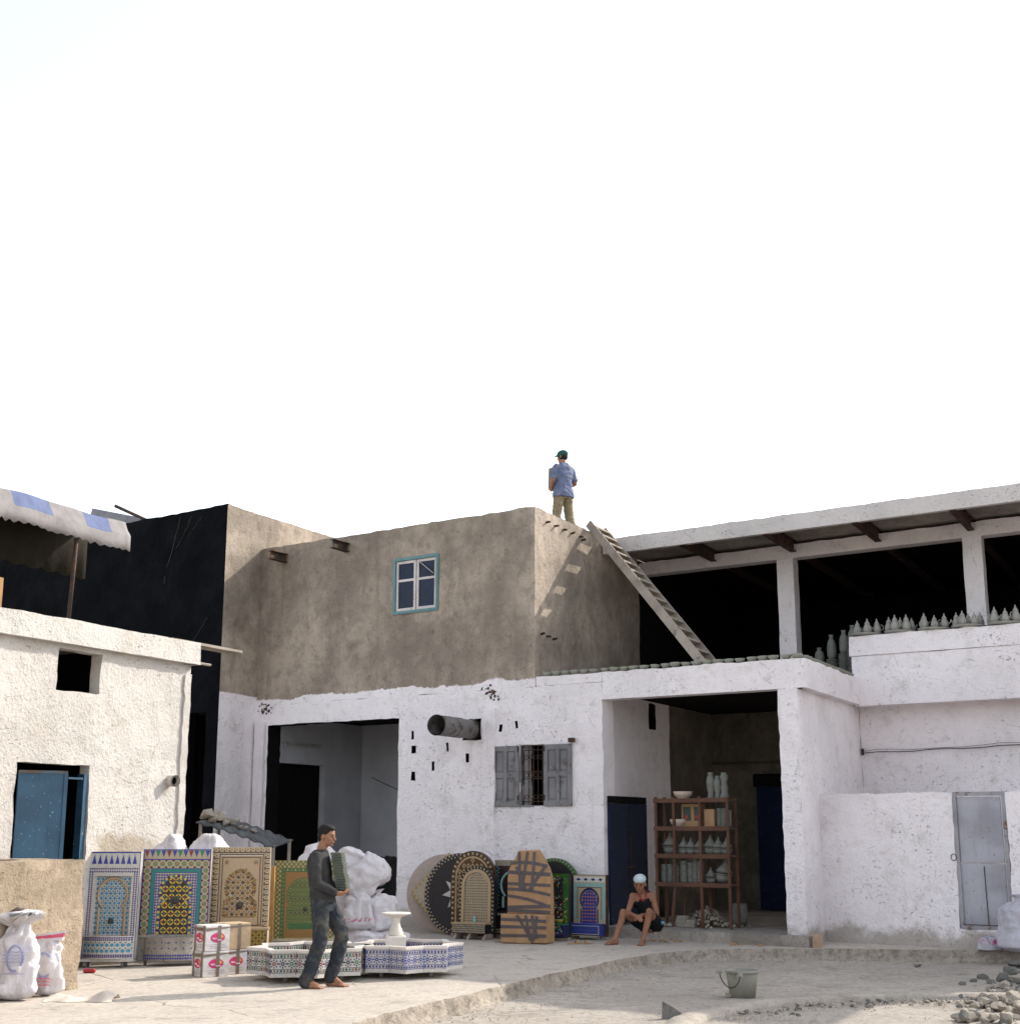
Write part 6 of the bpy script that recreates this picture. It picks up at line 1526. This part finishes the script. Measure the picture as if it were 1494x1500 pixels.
def skin(name, c):
    n = NT(name, .55, .35); n.b.inputs['Subsurface Weight'].default_value = .12; n.b.inputs['Subsurface Scale'].default_value = .01
    n.b.inputs['Subsurface Radius'].default_value = (1.0, .35, .2)
    return n.done(n.mix(n.step(n.noise(12, 4, .6), .3, .7), mul(c, 1.12), mul(c, .85)))
M['skin'] = skin('brown_skin', (.30, .145, .085)); M['skind'] = skin('dark_brown_skin', (.25, .115, .065))
M['hair'] = flat('black_hair', (.012, .009, .008), .75, .3, bump=.8, bs=90)
M['eye'] = flat('dark_eye', (.015, .01, .01), .3); M['lip'] = flat('lips', (.20, .065, .05), .5)
def mk_fabric(name, a, b, dust=None, amt=.55, sc_=7):
    n = NT(name, .9, .15); c = n.mix(n.step(n.noise(sc_, 5, .65), .35, .7), a, b)
    if dust: c = n.mix(n.math('MULTIPLY', n.step(n.noise(5, 6, .7, dist=.4), amt - .06, amt + .26), .7), c, dust)
    return n.done(c, n.bump(n.noise(26, 4, .6), .5, .012))
M['shirtg'] = mk_fabric('charcoal_jersey', (.052, .05, .05), (.034, .033, .036), (.11, .10, .09), .60)
M['jeans'] = mk_fabric('dusty_jeans', (.030, .037, .046), (.016, .020, .026), (.135, .125, .105), .46, 5)
M['polo'] = mk_fabric('blue_polo', (.135, .165, .27), (.10, .125, .21), (.30, .27, .25), .52)
M['khaki'] = mk_fabric('khaki_cotton', (.27, .22, .14), (.20, .165, .105), (.36, .31, .22), .6)
M['capg'] = mk_fabric('green_cap', (.03, .10, .085), (.022, .075, .065)); M['capw'] = mk_fabric('pale_cap', (.52, .60, .62), (.42, .50, .52))
M['blackc'] = mk_fabric('black_cotton', (.010, .011, .012), (.006, .007, .008)); M['redt'] = flat('red_trim', (.30, .03, .03)); M['bluet'] = flat('blue_patch', (.12, .30, .45))
M['tile'] = flat('green_grey_raw_tile', (.085, .095, .075), .85, .2, var=.2)
def head(B, c, Rm, k=1.0):
    c = Vector(c); X = lambda x, y, z: c + Rm @ (Vector((x, y, z)) * k)
    R3 = Rm.to_3x3()
    B.ell(X(-.008, 0, .022), (.098 * k, .076 * k, .094 * k), 18, 14, R3)        # skull
    B.ell(X(.028, 0, -.045), (.062 * k, .058 * k, .068 * k), 16, 12, R3)         # jaw
    B.ell(X(.066, 0, -.092), (.024 * k, .026 * k, .020 * k), 10, 8, R3)          # chin
    B.ell(X(.070, 0, .022), (.022 * k, .052 * k, .014 * k), 10, 8, R3)           # brow
    B.cap(X(.086, 0, .006), .009 * k, X(.108, 0, -.028), .0135 * k, 10)          # nose
    B.ell(X(.086, 0, -.060), (.014 * k, .024 * k, .011 * k), 10, 8, R3)          # mouth
    for y in (-1, 1):
        B.ell(X(.055, y * .046, -.022), (.028 * k, .018 * k, .022 * k), 10, 8, R3)   # cheek
        B.ell(X(-.012, y * .080, -.012), (.019 * k, .010 * k, .031 * k), 10, 8, R3)  # ear
    return X
def face_parts(parent, X, Rm, k=1.0):
    R3 = Rm.to_3x3()
    for y in (-1, 1):
        mb = MB(); mb.ell(X(.079, y * .031, .001), (.008 * k, .014 * k, .007 * k), 8, 6, R3); mb.build('eye', M['eye'], parent, True, base=(0, 0, 0))
        mb = MB(); mb.tube([X(.086, y * .012, .019), X(.086, y * .03, .026), X(.074, y * .048, .020)], .0045 * k, 5); mb.build('eyebrow', M['hair'], parent, base=(0, 0, 0))
    mb = MB(); mb.ell(X(.096, 0, -.061), (.006 * k, .020 * k, .0065 * k), 8, 6, R3); mb.build('lips', M['lip'], parent, True, base=(0, 0, 0))
def hand(B, w, d, palm, side=1, curl=.5, spread=.012):
    """w wrist, d finger direction, palm = palm normal (towards what is held), side = direction of the thumb"""
    w, d, palm = Vector(w), Vector(d).normalized(), Vector(palm); palm = (palm - d * palm.dot(d)).normalized(); lat = d.cross(palm) * side
    B.cap(w, .026, w + d * .05 + lat * .012, .024); B.cap(w + d * .03 - lat * .012, .022, w + d * .085 - lat * .018, .016); B.cap(w + d * .03 + lat * .012, .022, w + d * .09 + lat * .020, .016)
    for i, (o, l) in enumerate(((.030, .070), (.010, .080), (-.010, .075), (-.030, .058))):
        p0 = w + d * .085 + lat * o * .95; p1 = p0 + (d * math.cos(curl * .6) + palm * math.sin(curl * .6)) * l * .45; p2 = p1 + (d * math.cos(curl * 1.7) + palm * math.sin(curl * 1.7)) * l * .33; p3 = p2 + (d * math.cos(curl * 2.5) + palm * math.sin(curl * 2.5)) * l * .25
        B.chain([(p0, .0098), (p1, .0092), (p2, .0085), (p3, .0075)])
    t0 = w + d * .025 + lat * .026; t1 = t0 + lat * .028 + d * .03 + palm * .012; t2 = t1 + d * .030 + palm * .020 + lat * .002
    B.chain([(t0, .015), (t1, .011), (t2, .009)])
def foot(B, ank, toe_dir, L=.25, flat_z=0.0):
    a = Vector(ank); f = Vector((toe_dir[0], toe_dir[1], 0)).normalized(); lat = Vector((-f.y, f.x, 0)); g = Vector((a.x, a.y, flat_z))
    B.cap(a, .038, g - f * .035 + Vector((0, 0, .034)), .034)
    B.cap(g - f * .03 + Vector((0, 0, .034)), .032, g + f * L * .5 + Vector((0, 0, .026)), .026)
    B.cap(a + f * .01, .034, g + f * L * .45 + Vector((0, 0, .032)), .026)
    B.cap(g + f * L * .42 - lat * .022 + Vector((0, 0, .02)), .021, g + f * L * .5 + lat * .028 + Vector((0, 0, .02)), .021)
    for i in range(5):
        o = (-.034 + .017 * i); l = (.062, .058, .050, .042, .032)[4 - i] if True else .06
        B.cap(g + f * L * .5 + lat * o + Vector((0, 0, .016)), .014, g + f * (L * .5 + l) + lat * o * 1.05 + Vector((0, 0, .012)), .0115 if i else .014, 8)
def RZ(a, b=0, c=0): return Matrix.Rotation(R(a), 4, 'Z') @ Matrix.Rotation(R(b), 4, 'Y') @ Matrix.Rotation(R(c), 4, 'X')

# ---- barefoot man walking with a stack of tiles (local +x is where he walks)
wp = PX(462, 1449, 0)
PW = emp('person', wp + Vector((.04, .10, 0)), (0, 0, R(-6)), 'barefoot young man in charcoal jersey and dusty jeans carrying a stack of tiles', 'person')
B = Blob(); Hm = RZ(-14, 8)
X = head(B, (.028, 0, 1.605), Hm, .98)
B.cap((-.035, 0, 1.42), .058, (-.005, 0, 1.53), .054)
B.loft([((-.01, 0, .84), .13, .09), ((-.02, 0, .95), .15, .105), ((-.03, 0, 1.08), .135, .10), ((-.05, 0, 1.22), .16, .115), ((-.055, 0, 1.34), .165, .105), ((-.05, 0, 1.42), .11, .075)])
for y in (-1, 1):
    B.ell((-.05, y * .165, 1.375), (.06, .062, .062), 14, 10)
ra = [((-.05, -.185, 1.375), .054), ((-.015, -.235, 1.12), .042), ((.0, -.235, 1.10), .042), ((.17, -.155, 1.0), .030)]
la = [((-.05, .185, 1.375), .054), ((.0, .235, 1.12), .042), ((.02, .235, 1.10), .042), ((.17, .13, 1.01), .030)]
B.chain(ra); B.chain(la)
hand(B, (.17, -.152, .998), (.75, .45, -.05), (-.25, .5, .9), -1, .55)
hand(B, (.17, .13, 1.008), (.7, -.5, -.05), (-.25, -.5, .9), 1, .55)
RL = [((-.005, -.09, .88), .085), ((.005, -.10, .48), .055), ((-.055, -.105, .30), .056), ((-.125, -.11, .085), .038)]
LL = [((.02, .09, .88), .085), ((.20, .10, .535), .055), ((.165, .105, .36), .056), ((.095, .11, .115), .038)]
B.chain(RL); B.chain(LL)
foot(B, (-.125, -.11, .08), (1, -.05), .25); foot(B, (.095, .11, .10), (1, -.10), .25)
body = B.grow('body', M['skin'], PW, .0075, 3)
face_parts(PW, X, Hm, .98)
B = Blob(); c = X(-.020, 0, .040); B.ell(c, (.096, .082, .088), 18, 14, Hm.to_3x3()); B.ell(X(.02, 0, .088), (.066, .066, .034), 14, 10, Hm.to_3x3()); B.ell(X(-.06, 0, -.02), (.048, .060, .06), 14, 10, Hm.to_3x3())
B.grow('hair', M['hair'], PW, .008, 2, .006, sc_=60)
B = Blob()
B.loft([((.01, 0, .895), .172, .138), ((.0, 0, .93), .172, .136), ((-.015, 0, 1.02), .158, .126), ((-.035, 0, 1.14), .160, .126), ((-.05, 0, 1.26), .178, .130), ((-.055, 0, 1.36), .178, .116), ((-.045, 0, 1.43), .115, .085), ((-.035, 0, 1.455), .078, .072)])
for a in (ra, la): B.chain([(p, r + .016) for p, r in a[:3]] + [(Vector(a[2][0]).lerp(Vector(a[3][0]), .93), .042)])
for y in (-1, 1): B.ell((-.05, y * .160, 1.375), (.078, .078, .072), 14, 10)
B.grow('jersey', M['shirtg'], PW, .009, 3, .010, sc_=9, seed=1)
B = Blob()
B.loft([((.0, 0, .80), .165, .115), ((.0, 0, .86), .165, .122), ((.0, 0, .93), .158, .118), ((-.01, 0, .98), .150, .112)])
for Lg, hz in ((RL, .045), (LL, .085)):
    P = [Vector(q[0]) for q in Lg]
    B.chain([(P[0], .105), (P[1] + Vector((.0, 0, .03)), .080), (P[1], .078), (P[2], .078), (P[3] + Vector((-.0, 0, .02)), .074), (P[3] + Vector((-.015, 0, -.012)), .072)])
B.grow('jeans', M['jeans'], PW, .009, 3, .013, sc_=9, seed=3)
TS = emp('tile_stack', PW.location + Vector((.18, -.02, 1.03)), (0, 0, R(-6)), 'tall stack of raw grey-green tiles held against the man chest', 'tile stack')
rt = random.Random(4)
for i in range(14):
    z = i * .0285; xo = .075 - .075 * i / 13 - .03 + rt.uniform(-.006, .006)
    mb = MB(); mb.bevbox(-.058 + xo, .058 + xo, -.10 + rt.uniform(-.004, .004), .10, z, z + .0262, .003); mb.build('tile', M['tile'], TS, base=(0, 0, 0))

# ---- man on the roof, seen from behind, facing away to the left
rp = Vector((1.015, 25.9, 7.0))
PR = emp('person', rp, (0, 0, R(90 + 38)), 'man in green cap, blue polo and khaki trousers standing on the roof', 'person'); PR.scale = (1.03,) * 3
B = Blob(); Hm = RZ(18, 4)
X = head(B, (.02, 0, 1.575), Hm, .98)
B.cap((-.02, 0, 1.40), .058, (.0, 0, 1.50), .054)
B.loft([((0, 0, .84), .14, .09), ((0, 0, .95), .15, .10), ((0, 0, 1.08), .14, .10), ((-.01, 0, 1.22), .165, .115), ((-.015, 0, 1.33), .17, .105), ((-.015, 0, 1.40), .11, .075)])
for y in (-1, 1): B.ell((-.015, y * .17, 1.355), (.06, .062, .062), 14, 10)
ra = [((-.015, -.185, 1.35), .052), ((-.06, -.235, 1.09), .043), ((-.05, -.235, 1.075), .042), ((.14, -.14, 1.0), .031)]
la = [((-.015, .185, 1.35), .052), ((.0, .245, 1.10), .043), ((.01, .245, 1.085), .042), ((.17, .14, .96), .031)]
B.chain(ra); B.chain(la)
hand(B, (.14, -.148, 1.0), (.8, .4, -.05), (-.2, .5, .9), -1, .5); hand(B, (.17, .148, .96), (.8, -.4, 0), (-.2, -.5, .9), 1, .5)
RL = [((0, -.09, .88), .088), ((.02, -.15, .47), .056), ((-.02, -.17, .28), .055), ((-.05, -.18, .08), .040)]
LL = [((0, .09, .88), .088), ((.03, .14, .47), .056), ((.02, .15, .28), .055), ((.0, .16, .08), .040)]
B.chain(RL); B.chain(LL); foot(B, (-.05, -.18, .08), (1, -.2), .26); foot(B, (.0, .16, .08), (1, .2), .26)
B.grow('body', M['skin'], PR, .009, 3); face_parts(PR, X, Hm, .98)
B = Blob(); B.ell(X(-.018, 0, .0), (.094, .081, .085), 16, 12, Hm.to_3x3()); B.grow('hair', M['hair'], PR, .009, 2, .004, sc_=50)
B = Blob(); B.ell(X(-.010, 0, .050), (.112, .094, .082), 18, 14, Hm.to_3x3()); B.cap(X(.08, -.035, .045), .012, X(.17, -.03, .028), .006); B.cap(X(.08, .035, .045), .012, X(.17, .03, .028), .006); B.cap(X(.08, 0, .05), .014, X(.185, 0, .03), .006)
B.grow('cap', M['capg'], PR, .009, 2)
B = Blob()
B.loft([((.0, 0, .79), .212, .158), ((.0, 0, .86), .210, .156), ((0, 0, .98), .180, .138), ((-.005, 0, 1.10), .168, .128), ((-.015, 0, 1.24), .180, .130), ((-.02, 0, 1.34), .176, .112), ((-.015, 0, 1.41), .118, .086), ((-.01, 0, 1.44), .078, .074)])
for a in (ra, la): B.chain([(Vector(a[0][0]) + Vector((0, -math.copysign(.05, a[0][0][1]), .0)), .066), (Vector(a[0][0]) + Vector((0, -math.copysign(.004, a[0][0][1]), -.002)), .064), (Vector(a[0][0]).lerp(Vector(a[1][0]), .25), .062), (Vector(a[0][0]).lerp(Vector(a[1][0]), .78), .064)])
B.grow('polo_shirt', M['polo'], PR, .010, 3, .014, sc_=8, seed=5)
B = Blob(); B.loft([((0, 0, .76), .17, .12), ((0, 0, .86), .165, .122), ((0, 0, .95), .155, .115)])
for Lg in (RL, LL):
    P = [Vector(q[0]) for q in Lg]; B.chain([(P[0], .108), (P[1], .086), (P[2], .084), (P[3], .080), (P[3] + Vector((0, 0, -.04)), .078)])
B.grow('trousers', M['khaki'], PR, .010, 3, .012, sc_=8, seed=6)
BD = emp('tile_stack', rp + Vector((0, 0, 0)), (0, 0, R(90 + 38)), 'upright bundle of raw tiles carried by the man on the roof', 'tile stack'); BD.scale = (1.03,) * 3
for i in range(13):
    mb = MB(); z = .98 + i * .031; mb.bevbox(.155 - .02 * i / 13, .275 - .02 * i / 13, -.10, .14, z, z + .0285, .003); mb.build('tile', flat('pale_raw_tile', (.20, .18, .155)) if i == 0 else bpy.data.materials['pale_raw_tile'], BD, base=(0, 0, 0))

# ---- man sitting on the porch step (local x to his left in the picture's right, -y towards the yard)
sp_ = PX(952, 1366, .155); 
PS_ = emp('person', sp_ + Vector((.02, .12, 0)), (0, 0, 0), 'man in pale cap, black vest and shorts sitting barefoot on the step', 'person')
g0 = -.155      # pavement level in local z
B = Blob()
Hm = RZ(-108, 14)
hc = (-.165, -.205, .705)
X = head(B, hc, Hm, 1.10)
B.cap((-.12, -.10, .535), .058, (-.15, -.15, .64), .052)
def limb(pts): B.chain(pts)
sh_r, sh_l = Vector((-.265, -.11, .52)), Vector((.03, -.07, .535))
B.chain([((0, .0, .09), .115), ((-.03, -.02, .20), .105), ((-.07, -.055, .33), .112), ((-.11, -.085, .44), .115), ((-.12, -.10, .50), .085)])
B.cap((-.055, .01, .10), .10, (.075, .0, .10), .10); B.cap((-.19, -.09, .47), .085, (-.03, -.07, .475), .085); B.cap(sh_r, .058, (-.12, -.09, .51), .06); B.cap(sh_l, .058, (-.12, -.09, .51), .06)
ra = [(sh_r, .050), ((-.355, -.21, .295), .040), ((-.345, -.235, .275), .039), ((-.265, -.43, .255), .028)]
la = [(sh_l, .050), ((.075, -.20, .285), .041), ((.06, -.23, .265), .040), ((-.16, -.42, .262), .029)]
B.chain(ra); B.chain(la)
hand(B, (-.265, -.43, .255), (.45, -.55, -.25), (.4, .2, -.6), 1, .6); hand(B, (-.16, -.42, .262), (-.7, -.35, -.2), (-.2, .1, -.8), -1, .6)
KR, KL = Vector((-.435, -.31, .30)), Vector((-.055, -.46, .32))
AR, AL = Vector((-.575, -.46, g0 + .085)), Vector((-.165, -.55, g0 + .085))
B.chain([((-.08, -.02, .10), .088), (Vector((-.08, -.02, .10)).lerp(KR, .5), .074), (KR, .052)]); B.chain([(KR, .050), (KR.lerp(AR, .35) + Vector((.02, .02, 0)), .052), (AR, .034)])
B.chain([((.07, -.02, .10), .088), (Vector((.07, -.02, .10)).lerp(KL, .5), .074), (KL, .052)]); B.chain([(KL, .050), (KL.lerp(AL, .35) + Vector((.01, .03, 0)), .052), (AL, .034)])
foot(B, AR, (-.75, -.45), .24, g0); foot(B, AL, (-.35, -.9), .24, g0)
B.grow('body', M['skind'], PS_, .0085, 3); face_parts(PS_, X, Hm, 1.10)
B = Blob(); B.ell(X(-.026, 0, .005), (.100, .088, .085), 16, 12, Hm.to_3x3()); B.grow('hair', M['hair'], PS_, .009, 2)
B = Blob(); B.ell(X(-.012, 0, .066), (.114, .097, .074), 18, 14, Hm.to_3x3()); B.cap(X(.07, -.03, .05), .010, X(.105, -.028, .042), .006); B.cap(X(.07, .03, .05), .010, X(.105, .028, .042), .006)
B.grow('cap', M['capw'], PS_, .009, 2)
B = Blob()
B.chain([((.0, .0, .14), .128), ((-.03, -.02, .20), .120), ((-.07, -.055, .33), .126), ((-.105, -.082, .43), .124)]); B.cap((-.19, -.08, .43), .090, (-.03, -.06, .435), .090)
B.cap((-.19, -.10, .47), .055, (-.20, -.10, .565), .030); B.cap((-.03, -.075, .48), .055, (-.03, -.075, .58), .030)
B.grow('vest', M['blackc'], PS_, .010, 3, .006, sc_=10)
for a, b, c_ in (((-.185, -.115, .600), (-.172, -.195, .52), (-.135, -.212, .45)), ((-.055, -.095, .605), (-.075, -.19, .52), (-.115, -.212, .45))):
    mb = MB(); mb.tube([a, b, c_], .009, 6); mb.build('vest_trim', M['redt'], PS_, True, base=(0, 0, 0))
B = Blob()
B.cap((-.06, .01, .10), .122, (.08, .0, .10), .122)
B.chain([((-.08, -.02, .10), .118), (Vector((-.08, -.02, .10)).lerp(KR, .46), .098)]); B.chain([((.07, -.02, .10), .118), (Vector((.07, -.02, .10)).lerp(KL, .50), .096)])
B.grow('shorts', M['blackc'], PS_, .010, 3, .006, sc_=10, cut=lambda p: p.z < .003)
mb = MB(); mb.ell((.165, -.10, .135), (.035, .045, .028), 10, 6); mb.build('shorts_badge', M['bluet'], PS_, True, base=(0, 0, 0))
